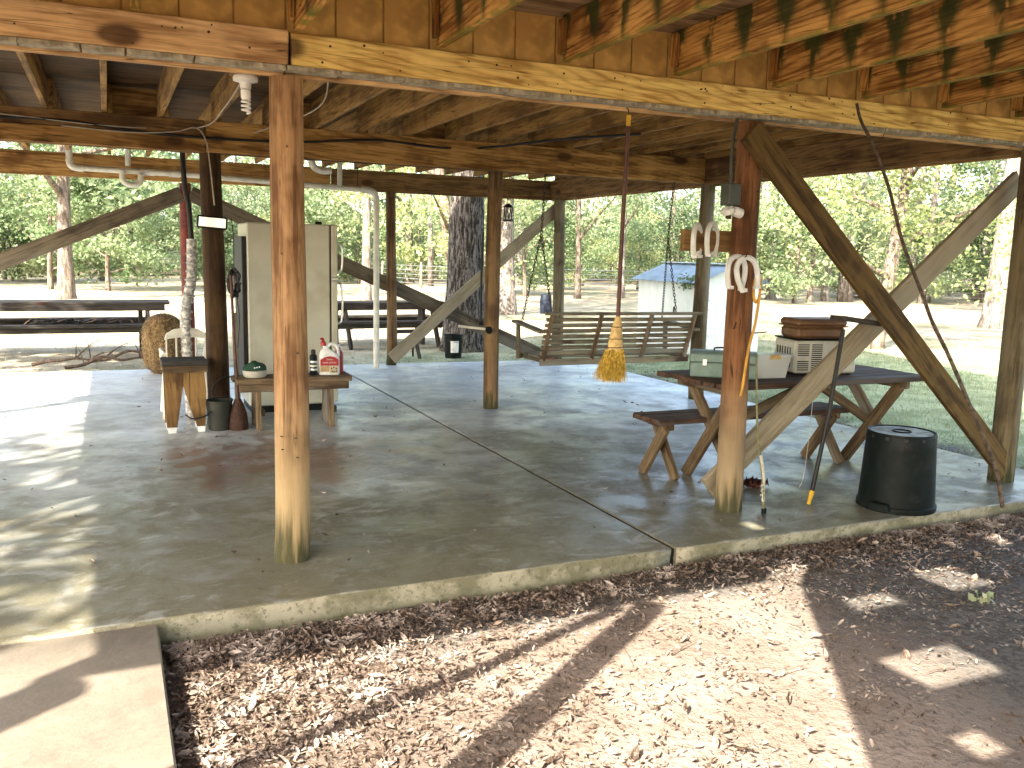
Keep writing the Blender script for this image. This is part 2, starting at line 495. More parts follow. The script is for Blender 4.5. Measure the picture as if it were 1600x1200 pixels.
def shared_box(name, lo, hi, mat, parent=None, axis='X', bev=.003):
    """like box, but alike pieces share one mesh"""
    lo = Vector(lo); hi = Vector(hi); c = (lo+hi)/2; s = hi-lo
    s2 = (s.y, s.x, s.z) if axis == 'Y' else tuple(s)
    key = ('sh', tuple(round(x, 3) for x in s2), mat, bev)
    if key not in _cache:
        me = box_mesh(tuple(round(x, 3) for x in s2), bev).copy(); me.materials.append(MAT[mat]); _cache[key] = me
    return mesh_obj(name, _cache[key], None, parent, c, (0, 0, math.pi/2) if axis == 'Y' else None)

def board(name, a, b, w, t, mat, parent=None, up=(0, 0, 1), bev=.004, jit=.002, seed=0):
    """plank from a to b, t thick along 'up-ish cross', w wide"""
    a = Vector(a); b = Vector(b); x = (b-a); L = x.length; x.normalize()
    u = Vector(up); y = u.cross(x)
    if y.length < 1e-4: y = Vector((0, 1, 0)).cross(x)
    y.normalize(); z = x.cross(y)
    me = box_mesh((L, t, w), bev, jit, seed+int(L*1000)).copy()
    q = Matrix((x, y, z)).transposed().to_quaternion()
    return mesh_obj(name, me, mat, parent, (a+b)/2, q)

def ring_mesh(rings, cap=True, name='tube'):
    """rings: list of lists of points"""
    bm = bmesh.new()
    R = [[bm.verts.new(p) for p in r] for r in rings]
    n = len(R[0])
    for i in range(len(R)-1):
        for j in range(n):
            bm.faces.new((R[i][j], R[i][(j+1) % n], R[i+1][(j+1) % n], R[i+1][j]))
    if cap:
        bm.faces.new(R[0]); bm.faces.new(R[-1])
    return bm

def tube_rings(path, radii, seg=8, squash=1.0):
    path = [Vector(p) for p in path]
    out = []
    ref = None
    for i, p in enumerate(path):
        d = (path[min(i+1, len(path)-1)]-path[max(i-1, 0)]).normalized()
        if ref is None:
            ref = Vector((0, 0, 1)) if abs(d.z) < .9 else Vector((1, 0, 0))
        y = (ref - d*ref.dot(d))
        if y.length < 1e-5: y = Vector((0, 1, 0))
        y.normalize(); ref = y
        x = d.cross(y)
        r = radii[i] if hasattr(radii, '__len__') else radii
        out.append([p+(x*math.cos(t)+y*math.sin(t)*squash)*r for t in [2*math.pi*k/seg for k in range(seg)]])
    return out

def smooth_path(pts, n=6):
    pts = [Vector(p) for p in pts]
    if len(pts) < 3: return pts
    out = []
    P = [2*pts[0]-pts[1]]+pts+[2*pts[-1]-pts[-2]]
    for i in range(1, len(P)-2):
        for k in range(n):
            t = k/n
            out.append(.5*((2*P[i])+(-P[i-1]+P[i+1])*t+(2*P[i-1]-5*P[i]+4*P[i+1]-P[i+2])*t*t+(-P[i-1]+3*P[i]-3*P[i+1]+P[i+2])*t**3))
    out.append(pts[-1])
    return out

def tube(name, pts, r, mat, parent=None, seg=8, sm=6, loc=(0, 0, 0)):
    path = smooth_path(pts, sm) if sm else [Vector(p) for p in pts]
    if hasattr(r, '__len__'):
        m = len(path); r = [r[0]+(r[-1]-r[0])*i/(m-1) for i in range(m)]
    me = bm_mesh(ring_mesh(tube_rings(path, r, seg)), name, True, rad(50))
    return mesh_obj(name, me, mat, parent, loc)

def lathe(name, prof, mat, parent=None, loc=(0, 0, 0), seg=24, rot=None, cap=True, ang=35):
    rings = [[Vector((r*math.cos(2*math.pi*k/seg), r*math.sin(2*math.pi*k/seg), z)) for k in range(seg)] for r, z in prof]
    me = bm_mesh(ring_mesh(rings, cap), name, True, rad(ang))
    return mesh_obj(name, me, mat, parent, loc, rot)

def round_post(name, base, top, r, mat, parent=None, seed=0, lean=.012):
    rr = random.Random(seed)
    base = Vector(base); top = Vector(top); L = (top-base).length
    n = 14; seg = 24
    ph = [rr.uniform(0, 6.28) for _ in range(4)]
    rings = []
    for i in range(n+1):
        t = i/n
        cx = lean*math.sin(t*3.1+ph[0]); cy = lean*math.sin(t*2.3+ph[1])
        ring = []
        for k in range(seg):
            a = 2*math.pi*k/seg
            R = r*(1.05-.09*t)*(1+.018*math.sin(2*a+ph[2]+t*2)+.012*math.sin(5*a+ph[3]+t*5)+rr.uniform(-.006, .006))
            # one drying check runs down the pole
            if abs(((a-ph[0]+math.pi) % (2*math.pi))-math.pi) < .14 and .05 < t < .8: R *= .93
            ring.append(Vector((cx*(t > 0)+R*math.cos(a), cy*(t > 0)+R*math.sin(a), L*t)))
        rings.append(ring)
    me = bm_mesh(ring_mesh(rings), name, True, rad(50))
    q = Vector((0, 0, 1)).rotation_difference((top-base).normalized())
    return mesh_obj(name, me, mat, parent, base, q)

def quads_mesh(name, V, mat, smooth=False):
    """V: (n,k,3) array of polygons"""
    n, k, _ = V.shape
    me = bpy.data.meshes.new(name)
    me.vertices.add(n*k); me.loops.add(n*k); me.polygons.add(n)
    me.vertices.foreach_set('co', V.reshape(-1).astype(np.float32))
    me.loops.foreach_set('vertex_index', np.arange(n*k, dtype=np.int32))
    me.polygons.foreach_set('loop_start', np.arange(0, n*k, k, dtype=np.int32))
    me.update(calc_edges=True)
    me.materials.append(MAT[mat] if isinstance(mat, str) else mat)
    return me

def leaf_polys(C, size, rng, flat_amt=0.0, aspect=.6):
    """random leaf diamonds at centres C"""
    n = len(C)
    d = rng.normal(size=(n, 3)); d[:, 2] *= (1-flat_amt); d /= np.linalg.norm(d, axis=1)[:, None]+1e-9
    e = rng.normal(size=(n, 3)); e[:, 2] *= (1-flat_amt); e -= d*(e*d).sum(1)[:, None]; e /= np.linalg.norm(e, axis=1)[:, None]+1e-9
    s = (size*rng.uniform(.45, 1.6, n))[:, None]
    return np.stack([C-d*s*.5, C+e*s*aspect*.5-d*s*.08, C+d*s*.5, C-e*s*aspect*.5-d*s*.08], 1)

def text_mesh(name, s, size, mat, parent, loc, rot, align='CENTER'):
    cu = bpy.data.curves.new(name, 'FONT')
    cu.body = s; cu.size = size; cu.align_x = align; cu.align_y = 'CENTER'
    cu.extrude = .0004
    o = bpy.data.objects.new(name, cu)
    COL.objects.link(o)
    bpy.context.view_layer.update()
    me = bpy.data.meshes.new_from_object(o)
    bpy.data.objects.remove(o)
    return mesh_obj(name, me, mat, parent, loc, rot)

def prism(name, pts, depth, mat, parent=None, loc=(0, 0, 0), rot=None, bev=.002):
    """outline in local XZ extruded along Y by depth, centred"""
    bm = bmesh.new()
    f = [bm.verts.new((x, -depth/2, z)) for x, z in pts]
    b = [bm.verts.new((x, depth/2, z)) for x, z in pts]
    bm.faces.new(f); bm.faces.new(b[::-1])
    n = len(pts)
    for i in range(n): bm.faces.new((f[i], f[(i+1) % n], b[(i+1) % n], b[i]))
    if bev: bmesh.ops.bevel(bm, geom=bm.edges[:], offset=bev, segments=1, affect='EDGES', clamp_overlap=True)
    return mesh_obj(name, bm_mesh(bm, name), mat, parent, loc, rot)

def copy_tree(o, parent=None):
    c = o.copy(); COL.objects.link(c); c.parent = parent
    for ch in [x for x in KIDS.get(o.name, [])]: copy_tree(ch, c)
    return c
KIDS = {}

# ------------------------------------------------------------------ setting: ground, slab, walk
GZ = -.13
def build_ground():
    xs = np.unique(np.concatenate([np.linspace(-600, -30, 12), np.linspace(-30, -1.5, 20), np.arange(-1.5, 7.6, .09), np.linspace(7.6, 40, 40), np.linspace(40, 600, 14)]))
    ys = np.unique(np.concatenate([np.linspace(-600, -20, 10), np.linspace(-20, .9, 14), np.arange(.9, 4.3, .09), np.linspace(4.3, 40, 44), np.linspace(40, 700, 16)]))
    X, Y = np.meshgrid(xs, ys)
    Z = np.full_like(X, GZ)
    for _ in range(26):
        kx, ky = nrg.normal(size=2)*3.2; ph = nrg.uniform(0, 6.28)
        Z += .0028*np.sin(kx*X+ky*Y+ph)
    rr = np.hypot(X-2, Y-5)
    Z += .02*np.sin(X*.31+1)*np.sin(Y*.27)*np.clip((rr-9)/10, 0, 1)*2.2
    # leaves and soil bank a little against the middle of the slab's face, dip at its ends
    Z += .035*np.exp(-((Y-3.9)/.3)**2)*np.clip((X-2.1)/1.0, 0, 1)
    ny, nx = X.shape
    V = np.stack([X, Y, Z], -1).reshape(-1, 3)
    idx = np.arange(ny*nx).reshape(ny, nx)
    F = np.stack([idx[:-1, :-1], idx[:-1, 1:], idx[1:, 1:], idx[1:, :-1]], -1).reshape(-1, 4)
    me = bpy.data.meshes.new('ground')
    me.from_pydata(V.tolist(), [], F.tolist())
    for p in me.polygons: p.use_smooth = True
    tag(mesh_obj('ground', me, 'ground'), kind='structure')
build_ground()

JX = 2.80
def back_y(x): return 12.42-.055*x
def slab_piece(name, x0, x1):
    """slab with a worn arris, top and face as separate sheets of one solid"""
    bm = bmesh.new()
    rr = random.Random(int(x0*10))
    n = max(2, int((x1-x0)/.12))
    prof = [(3.985, -.34), (3.972, -.06), (3.967, -.006), (3.977, 0.0)]
    cols = []
    for i in range(n+1):
        x = x0+(x1-x0)*i/n
        w = [rr.uniform(-.006, .006) for _ in prof]
        ring = [bm.verts.new((x, y+w[j], z+(w[j]*.4 if j < 3 else 0))) for j, (y, z) in enumerate(prof)]
        ring.append(bm.verts.new((x, back_y(x), 0)))
        ring.append(bm.verts.new((x, back_y(x), -.34)))
        cols.append(ring)
    for i in range(n):
        a, b = cols[i], cols[i+1]
        for j in range(5):
            f = bm.faces.new((a[j], b[j], b[j+1], a[j+1]))
            f.material_index = 1 if j < 2 else 0
            f.smooth = j < 3
    bm.faces.new(cols[0][::-1]).material_index = 0
    bm.faces.new(cols[-1]).material_index = 0
    me = bpy.data.meshes.new(name); bmesh.ops.recalc_face_normals(bm, faces=bm.faces); bm.to_mesh(me); bm.free()
    me.materials.append(MAT['slab']); me.materials.append(MAT['slabface'])
    return mesh_obj(name, me, None)
tag(slab_piece('concrete_slab', -4.2, JX-.018), kind='structure')
tag(slab_piece('concrete_slab', JX+.018, 6.52), kind='structure')
tag(box('slab_joint', (JX-.0175, 3.99, -.33), (JX+.0175, 12.2, -.012), flat('joint_filler', (.012, .011, .008), .95), None, .002, axis='Y'), kind='structure')
tag(box('sidewalk', (-1.6, -6.0, -.33), (.135, 3.958, -.018), 'walk', None, .008, axis='Y'), kind='structure')

# ------------------------------------------------------------------ the raised house
HOUSE = empty('raised_house', 'raised wooden house on round log posts above the concrete slab', 'house', (0, 0, 0))
posts = [  # x, y, top, radius, material, label
    (-2.62, 4.5, 2.408, .1, 'post', None), (.81, 4.53, 2.408, .098, 'post', 'pale log post nearest the viewer with mossy foot'), (3.58, 4.5, 2.408, .096, 'post_red_brown', 'log post carrying the white horseshoes'), (6.03, 4.43, 2.408, .098, 'post_grey', None),
    (-2.62, 8.36, 2.40, .1, 'post_dark', None), (.86, 8.38, 2.40, .108, 'post_black', None), (3.57, 8.42, 2.40, .088, 'post_dark', None), (6.06, 8.30, 2.40, .096, 'post_grey', None),
    (-2.62, 12.2, 2.38, .1, 'post_dark', None), (.93, 12.22, 2.38, .085, 'post_red', 'red painted post'), (3.59, 12.1, 2.38, .082, 'post_dark', None), (6.10, 11.92, 2.38, .098, 'post_grey', None)]
for i, (x, y, t, r, m, lb) in enumerate(posts):
    o = round_post('post', (x, y, -.03), (x+(.02 if i < 2 else 0), y, t), r*.86, m, HOUSE, seed=i+3)
    if lb: o['label'] = lb
# front beam: two face boards meeting over the nearest post, a chipped pale strip under them, an inner board behind
box('front_beam', (-3.0, 4.392, 2.446), (.806, 4.437, 2.600), 'beam_red', HOUSE, .006, .002, 1)
box('front_beam', (.818, 4.400, 2.446), (6.32, 4.445, 2.594), 'beam_new', HOUSE, .006, .002, 2)
rr = random.Random(5)
x = -3.0
while x < 6.25:      # the chipped pale packing strip is a row of short pieces
    w = rr.uniform(.16, .42)
    if x+w > 6.3: w = 6.3-x
    dz = rr.uniform(-.004, .003); dy = rr.uniform(0, .006)
    box('packing_strip', (x, 4.398+dy, 2.424+dz), (x+w-rr.uniform(.003, .007), 4.497, 2.4445), 'edge', HOUSE, .003, .002, rr.randint(0, 99))
    x += w
box('inner_beam', (-3.0, 4.499, 2.410), (.80, 4.543, 2.655), 'beam_red', HOUSE)
box('inner_beam', (.81, 4.499, 2.410), (6.3, 4.543, 2.655), 'beam_red', HOUSE)
# siding above the front beam
box('siding_backing', (-3.0, 4.452, 2.600), (6.3, 4.470, 3.30), 'siding', HOUSE)
i = 0
x = -2.965
while x < 6.2:
    shared_box('siding_board', (x+.0035, 4.438, 2.598), (x+.2355-.0035, 4.4515, 3.30), 'siding', HOUSE, bev=.003)
    x += .2355
# nail heads and bolt holes in the front boards
NH = bm_mesh(ring_mesh([[Vector((.005*math.cos(a), z, .005*math.sin(a))) for a in [2*math.pi*k/8 for k in range(8)]] for z in (0, -.0022)]), 'nail_head')
NH.materials.append(MAT['iron'])
for i in range(64):
    x = rr.uniform(-.6, 6.2)
    if abs(x-.81) < .03: continue
    mesh_obj('nail_head', NH, None, HOUSE, (x, 4.392 if x < .81 else 4.400, rr.choice((2.47, 2.50, 2.55, 2.575))+rr.uniform(-.008, .008))).scale = (rr.uniform(.6, 1.3),)*3
for x, y, n in ((.81, 4.53, 7), (3.58, 4.5, 9)):
    for k in range(n):
        z = rr.uniform(.5, 2.3); a = rr.uniform(-2.4, -.9)
        tube('nail', [(x+.075*math.cos(a), y+.075*math.sin(a), z), (x+.097*math.cos(a), y+.097*math.sin(a), z+.004)], .003, 'iron', HOUSE, 5, 0)
# middle, back and side beams
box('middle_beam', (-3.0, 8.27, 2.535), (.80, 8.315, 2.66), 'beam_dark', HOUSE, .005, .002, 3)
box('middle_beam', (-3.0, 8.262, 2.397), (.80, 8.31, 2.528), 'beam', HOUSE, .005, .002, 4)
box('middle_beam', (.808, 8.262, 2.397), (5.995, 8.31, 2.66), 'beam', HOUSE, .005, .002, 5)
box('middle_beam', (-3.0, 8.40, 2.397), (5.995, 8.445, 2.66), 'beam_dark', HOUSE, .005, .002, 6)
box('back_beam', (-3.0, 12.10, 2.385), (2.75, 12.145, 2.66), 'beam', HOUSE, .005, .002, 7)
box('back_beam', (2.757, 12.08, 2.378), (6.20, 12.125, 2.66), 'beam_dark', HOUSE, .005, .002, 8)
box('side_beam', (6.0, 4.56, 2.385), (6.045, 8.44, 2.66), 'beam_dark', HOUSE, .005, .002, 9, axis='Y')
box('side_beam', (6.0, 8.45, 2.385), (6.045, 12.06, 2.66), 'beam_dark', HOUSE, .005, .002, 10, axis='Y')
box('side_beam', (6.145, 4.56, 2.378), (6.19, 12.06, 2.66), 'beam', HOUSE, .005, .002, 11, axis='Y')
box('side_beam', (-2.75, 4.56, 2.40), (-2.70, 12.06, 2.66), 'beam', HOUSE, .005, .002, 12, axis='Y')
x = -2.56
k = 0
while x < 6.2:
    shared_box('floor_joist', (x-.02, 4.546, 2.662), (x+.02, 8.33, 2.897), 'joist', HOUSE, axis='Y')
    shared_box('floor_joist', (x+.024, 8.28, 2.662), (x+.064, 12.06, 2.897), 'joist', HOUSE, axis='Y')
    if k % 3 == 0:
        shared_box('blocking', (x+.022, 8.35, 2.67), (x+.408, 8.39, 2.89), 'joist', HOUSE)
    x += .43; k += 1
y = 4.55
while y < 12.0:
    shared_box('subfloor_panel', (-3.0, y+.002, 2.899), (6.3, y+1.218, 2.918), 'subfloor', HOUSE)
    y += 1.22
# walls and roof, above the picture
box('wall', (-3.0, 4.475, 3.0), (6.3, 4.60, 5.25), 'siding', HOUSE)
box('wall', (-3.0, 12.10, 2.93), (6.3, 12.22, 5.25), 'siding', HOUSE)
box('wall', (-3.0, 4.605, 2.93), (-2.88, 12.095, 5.25), 'siding', HOUSE)
box('wall', (6.18, 4.605, 2.93), (6.3, 12.095, 5.25), 'siding', HOUSE)
prism('roof', [(-4.1, 0), (4.1, 0), (4.1, .10), (0, 1.35), (-4.1, .10)], 9.7, 'greybox', HOUSE, (1.65, 8.35, 5.252), (0, 0, math.pi/2), 0)
# braces
b1 = board('brace', (3.475, 4.372, 2.34), (6.0, 4.372, .10), .165, .04, 'brace_dark', HOUSE, seed=1)
b2 = board('brace', (6.14, 4.615, 2.21), (3.50, 4.615, .11), .165, .04, 'brace_grey', HOUSE, seed=2)
board('brace', (.98, 12.17, 2.25), (6.02, 12.17, .05), .19, .04, 'oldwood', HOUSE, seed=3)
board('brace', (.88, 12.17, 2.24), (-2.55, 12.17, .76), .19, .04, 'oldwood', HOUSE, seed=4)
board('brace', (6.17, 12.00, 2.33), (3.56, 11.98, .10), .17, .04, 'brace_grey', HOUSE, seed=5)
# nails and small stubs in the front beam
nail_me = None
def nail(p, d, L=.05, r=.003, parent=None, name='nail'):
    d = Vector(d).normalized()
    return tube(name, [p, Vector(p)+d*L*.5, Vector(p)+d*L], r, 'iron', parent, 6, 0)

# ------------------------------------------------------------------ raised deck over the viewer
DECK = empty('raised_deck', 'raised timber deck of stained joists over the yard beside the house', 'deck', (0, 0, 0))
jx = [.15+.70*k for k in range(10)]
for i, x in enumerate(jx):
    y0 = -4.2 if x > .5 else 1.62  # unseen rear stretch of deck, added to block sky behind the viewer
    o = shared_box('deck_joist', (x-.022, y0, 2.602), (x+.022, 4.388, 2.837), 'deckjoist', DECK, axis='Y')
    # one of the broken hanger stubs at the joist's root
    box('joist_cleat', (x-.046, 4.33, 2.64), (x-.024, 4.392, 2.82), 'deckjoist', DECK, .004, .003, i, axis='Z')
for x in (-.55, -1.25, -1.95, -2.65):
    shared_box('deck_joist', (x-.022, 1.62, 2.602), (x+.022, 4.388, 2.837), 'deckjoist', DECK, axis='Y')
box('rim_joist', (-3.05, 1.575, 2.602), (.34, 1.615, 2.837), 'deckjoist', DECK)
board('rim_joist', (.52, 1.50, 2.72), (-3.38, -4.18, 2.72), .235, .04, 'deckjoist', DECK)
box('rim_joist', (-3.4, -4.245, 2.602), (6.6, -4.205, 2.837), 'deckjoist', DECK)
def left_end(y):
    if y >= 1.57: return -3.08
    return .49-(1.5-y)*.685  # unseen diagonal edge, shaped to match the sunlit ground's outline
SUN_GAPS = [(.48, .60, 2.00, 2.12), (.26, .60, .84, 1.13), (.92, 1.24, .86, 1.15), (-.10, .36, .20, .53), (1.86, 2.10, 1.36, 1.52), (-.36, -.20, -.32, -.06)]  # gaps made up in the unseen boards to let sun patches through
y = 4.434
while y > -4.2:
    segs = [(left_end(y-.07), 6.62)]
    for hx0, hx1, hy0, hy1 in SUN_GAPS:
        if hy0 < y-.07 < hy1:
            new = []
            for a, b in segs:
                if a < hx0 and hx1 < b: new += [(a, hx0), (hx1, b)]
                else: new.append((a, b))
            segs = new
    for a, b in segs:
        shared_box('deck_board', (a, y-.141, 2.8385), (b, y, 2.872), 'deckboard', DECK)
    y -= .147
round_post('deck_post', (-.45, 1.50, GZ-.05), (-.45, 1.50, 2.60), .082, 'post', DECK, 31, .004)
round_post('deck_post', (-2.95, 1.50, GZ-.05), (-2.95, 1.50, 2.60), .12, 'post', DECK, 32, .004)
for x in (-2.6, 1.55, 4.35, 6.45): round_post('deck_post', (x, -4.1, GZ-.05), (x, -4.1, 2.6), .09, 'post', DECK, 33+int(x), .004)
board('brace', (-.52, 1.602, 2.55), (-2.90, 1.602, -.03), .10, .04, 'brace', DECK)

# ------------------------------------------------------------------ things fixed to the house
def light_bulb():
    t = empty('light_bulb', 'white spiral light bulb in a round ceiling holder under the front beam', 'light bulb', (.64, 4.62, 2.0))
    lathe('holder', [(.0, .66), (.055, .66), (.06, .648), (.058, .636), (.028, .628), (.025, .60), (.0, .60)][::-1], 'white', t, (0, 0, -.245), 20)
    lathe('ballast', [(.0, 0), (.018, 0), (.024, .012), (.024, .045), (.016, .052), (0, .052)], 'bulb', t, (0, 0, .303), 16)
    pts = []
    for i in range(61):
        u = i/60; a = u*2*math.pi*3.2
        pts.append((.019*math.cos(a), .019*math.sin(a), .305-.062*u))
    tube('spiral_tube', pts, .006, 'bulb', t, 6, 0)
    box('mounting_block', (-.07, -.05, .4165), (.07, .05, .4415), 'joist', t)
    box('hanger_block', (-.03, -.052, .442), (.03, .03, .66), 'joist', t)
light_bulb()

def drains():
    t = empty('drain_pipe', 'cream plastic drain pipe run with a trap below the floor and a downpipe', 'pipe', (3.32, 11.9, 0))
    L = lambda x, z, y=11.85: (x-3.32, y-11.9, z)
    tube('riser', [L(-.36, 2.80), L(-.365, 2.56)], .037, 'pvc', t, 14, 0)
    tube('elbow', [L(-.365, 2.57), L(-.35, 2.50), L(-.29, 2.472), L(-.22, 2.47)], .043, 'pvc', t, 14, 5)
    tube('waste_pipe', [L(-.24, 2.47), L(.72, 2.462)], .035, 'pvc', t, 14, 0)
    tube('coupling', [L(.40, 2.465), L(.56, 2.463)], .043, 'pvc', t, 14, 0)
    tube('coupling', [L(.72, 2.462), L(.84, 2.461)], .043, 'pvc', t, 14, 0)
    tube('waste_pipe', [L(.84, 2.461), L(3.12, 2.385)], .035, 'pvc', t, 14, 0)
    tube('branch_pipe', [L(.27, 2.80, 11.80), L(.26, 2.52, 11.80)], .032, 'pvc', t, 12, 0)
    tube('trap', [L(.20, 2.46, 11.79), L(.195, 2.37, 11.79), L(.24, 2.315, 11.79), L(.32, 2.30, 11.79), L(.385, 2.335, 11.79), L(.40, 2.42, 11.79)], .035, 'pvc', t, 14, 6)
    tube('elbow', [L(3.10, 2.386), L(3.22, 2.38, 11.87), L(3.30, 2.33, 11.89), L(3.32, 2.2, 11.9)], .046, 'pvc', t, 14, 6)
    tube('downpipe', [L(3.32, 2.24, 11.9), L(3.32, .0, 11.9)], .040, 'pvc', t, 16, 0)
    tube('coupling', [L(3.32, 2.18, 11.9), L(3.32, 2.12, 11.9)], .047, 'pvc', t, 16, 0)
    tube('branch_pipe', [L(2.82, 2.80), L(2.81, 2.42)], .034, 'pvc', t, 12, 0)
    tube('elbow', [L(2.44, 2.74), L(2.48, 2.64), L(2.58, 2.60), L(2.70, 2.61)], .045, 'pvc', t, 12, 5)
    tube('strap', [L(3.05, 2.38), L(3.05, 2.66)], .006, 'dark', t, 6, 0)
drains()
tag(tube('power_cable', [(-3.0, 8.25, 2.56), (-1.6, 8.25, 2.53), (-.4, 8.25, 2.575), (.3, 8.25, 2.525), (.9, 8.25, 2.515), (1.6, 8.25, 2.535), (2.3, 8.25, 2.60), (2.9, 8.25, 2.575), (3.35, 8.25, 2.60), (3.9, 7.6, 2.655), (4.3, 6.9, 2.655)], .011, 'cable_b', None, 8, 6), 'thick black cable sagging along the middle beam', 'cable')
tag(tube('grey_cable', [(-3.0, 8.245, 2.58), (-1.2, 8.245, 2.600), (-.6, 8.245, 2.583), (.1, 8.245, 2.555), (.75, 8.245, 2.595), (.86, 7.4, 2.65), (.80, 5.6, 2.65), (.72, 4.8, 2.65), (.68, 4.66, 2.60)], .006, 'cable_w', None, 6, 6), 'thin grey cable stapled along the middle beam to the light bulb', 'cable')
tag(tube('grey_cable', [(-.3, 8.24, 2.53), (.2, 8.24, 2.515), (.55, 8.24, 2.545), (.72, 8.24, 2.59), (.80, 8.24, 2.50), (.83, 8.24, 2.3), (.86, 8.245, 1.95)], .006, 'cable_w', None, 6, 6), 'thin grey cable dropping from the middle beam down the dark post', 'cable')
tag(tube('thin_wire', [(1.2, 8.24, 2.58), (1.5, 7.2, 2.655), (1.35, 6.0, 2.655), (1.05, 5.0, 2.655)], .005, 'cable_w', None, 6, 6), 'thin pale wire strung across the floor joists', 'wire')

# mirror on the dark post
t = empty('mirror', 'rectangular mirror in a black frame fixed to the dark middle post', 'mirror', (.83, 8.17, 1.6))
box('frame', (-.125, -.02, .145), (.125, .02, .255), 'black', t, .012).rotation_euler = (0, rad(4), rad(-8))
box('glass', (-.108, -.026, .160), (.108, -.021, .242), 'mirror', t, .004).rotation_euler = (0, rad(4), rad(-8))
tube('arm', [(.02, .015, .2), (.05, .06, .22), (.05, .13, .24)], .016, 'black', t, 8, 4)

# wrapped water pipe
t = empty('wrapped_pipe', 'grey lagged water pipe climbing between the red post and the dark post', 'pipe', (.66, 8.75, 0))
tube('lagging', [(.0, 0, .0), (-.02, 0, .5), (-.03, 0, .92), (-.01, .01, 1.1), (.035, 0, 1.3), (.045, 0, 1.66)], [.05, .045], 'wrap', t, 10, 6)
for i in range(14):
    z = .55+i*.075; xx = -.025+.07*max(0, min(1, (z-.92)/.5))
    lathe('binding', [(.045, -.012), (.056, -.004), (.056, .004), (.045, .012)], 'wrap', t, (xx, 0, z), 10, (rad(rnd.uniform(-15, 15)), rad(rnd.uniform(-15, 15)), 0), cap=False)
tube('bare_pipe', [(.045, 0, 1.64), (.03, .0, 1.95), (.0, .0, 2.15), (-.02, 0, 2.66)], .024, 'dark', t, 10, 5)

# dark coil hung on the post
t = empty('hanging_coil', 'tangled dark cord coil hanging on the right of the dark post', 'cord', (.985, 8.30, 1.1))
for i in range(5):
    pts = [(.03+rnd.uniform(-.02, .02)+.035*math.cos(a), rnd.uniform(-.03, .03), .18+.11*math.sin(a)*rnd.uniform(.8, 1.2)) for a in [k*math.pi/5 for k in range(11)]]
    tube('loop', pts, .011, 'cable_b', t, 6, 3)
tube('tail', [(.03, 0, .26), (.035, 0, .55), (.02, 0, .75)], .005, 'cable_b', t, 6, 4)
tube('tail', [(.05, 0, .08), (.07, 0, -.15), (.05, .0, -.4)], .005, 'cable_b', t, 6, 4)
tag(board('wooden_stake', (1.05, 8.46, 0), (1.035, 8.50, 1.0), .05, .035, 'brace_grey', None), 'pale wooden stake leaning behind the dark middle post', 'stake')

# ------------------------------------------------------------------ furniture by the refrigerator
def refrigerator():
    t = empty('refrigerator', 'old cream refrigerator seen from its side with chrome door handles', 'refrigerator', (1.6, 9.1, 0))
    w0, w1 = -.40, .385
    box('cabinet', (w0, -.31, .07), (w1, .33, 1.83), 'fridge', t, .012)
    box('gasket', (w1+.0005, -.30, .09), (w1+.013, .32, 1.82), 'dark', t, .001)
    d1 = box('freezer_door', (w1+.0135, -.315, 1.315), (w1+.075, .335, 1.835), 'fridge', t, .012)
    d2 = box('lower_door', (w1+.0135, -.315, .08), (w1+.075, .335, 1.295), 'fridge', t, .012)
    def handle(door, z0, z1):
        cz = door.location.z; cx = door.location.x; cy = door.location.y
        pts = [(w1+.073, -.26, z0), (w1+.12, -.265, z0+.03), (w1+.132, -.265, (z0+z1)/2), (w1+.12, -.265, z1-.03), (w1+.073, -.26, z1)]
        tube('handle', [(p[0]-cx, p[1]-cy, p[2]-cz) for p in pts], .011, 'chrome', door, 8, 6)
    handle(d1, 1.36, 1.66); handle(d2, .86, 1.27)
    box('trim_strip', (w1+.0136, -.322, 1.297), (w1+.079, .34, 1.313), 'chrome', t, .002)
    box('condenser_panel', (w0-.045, -.27, .25), (w0-.002, .29, 1.70), 'dark', t, .006)
    box('plinth', (w0+.02, -.28, .0), (w1, .30, .068), 'black', t, .004)
    for x in (-.06, .3): box('hinge_cap', (x-.03, -.22, 1.831), (x+.03, -.16, 1.862), 'black', t, .006)
refrigerator()

def bench(name, label, x0, x1, y0, y1, h, mat, legs):
    t = empty(name, label, 'bench', ((x0+x1)/2, (y0+y1)/2, 0))
    cx, cy = (x0+x1)/2, (y0+y1)/2
    n = 2
    for i in range(n):
        a = y0+(y1-y0)*i/n; b = y0+(y1-y0)*(i+1)/n-.006
        box('seat_plank', (x0-cx+rnd.uniform(-.01, .01), a-cy, h-.045), (x1-cx, b-cy, h), mat, t, .005, .002, i)
    box('apron', (x0-cx+.03, y0-cy+.01, h-.115), (x1-cx-.03, y0-cy+.045, h-.047), mat, t, .004)
    for lx in legs:
        for s in (-1, 1):
            board('leg', (lx-cx-.03*0, s*(y1-y0)*.28, h-.05), (lx-cx, s*(y1-y0)*.42, .0), .085, .04, mat, t)
        board('crosspiece', (lx-cx+.043, -(y1-y0)*.36, .15), (lx-cx+.043, (y1-y0)*.36, .15), .06, .03, mat, t)
    return t
bench('low_bench', 'low brown plank bench in front of the refrigerator', .97, 1.99, 7.93, 8.26, .46, 'legwood', (1.16, 1.80))

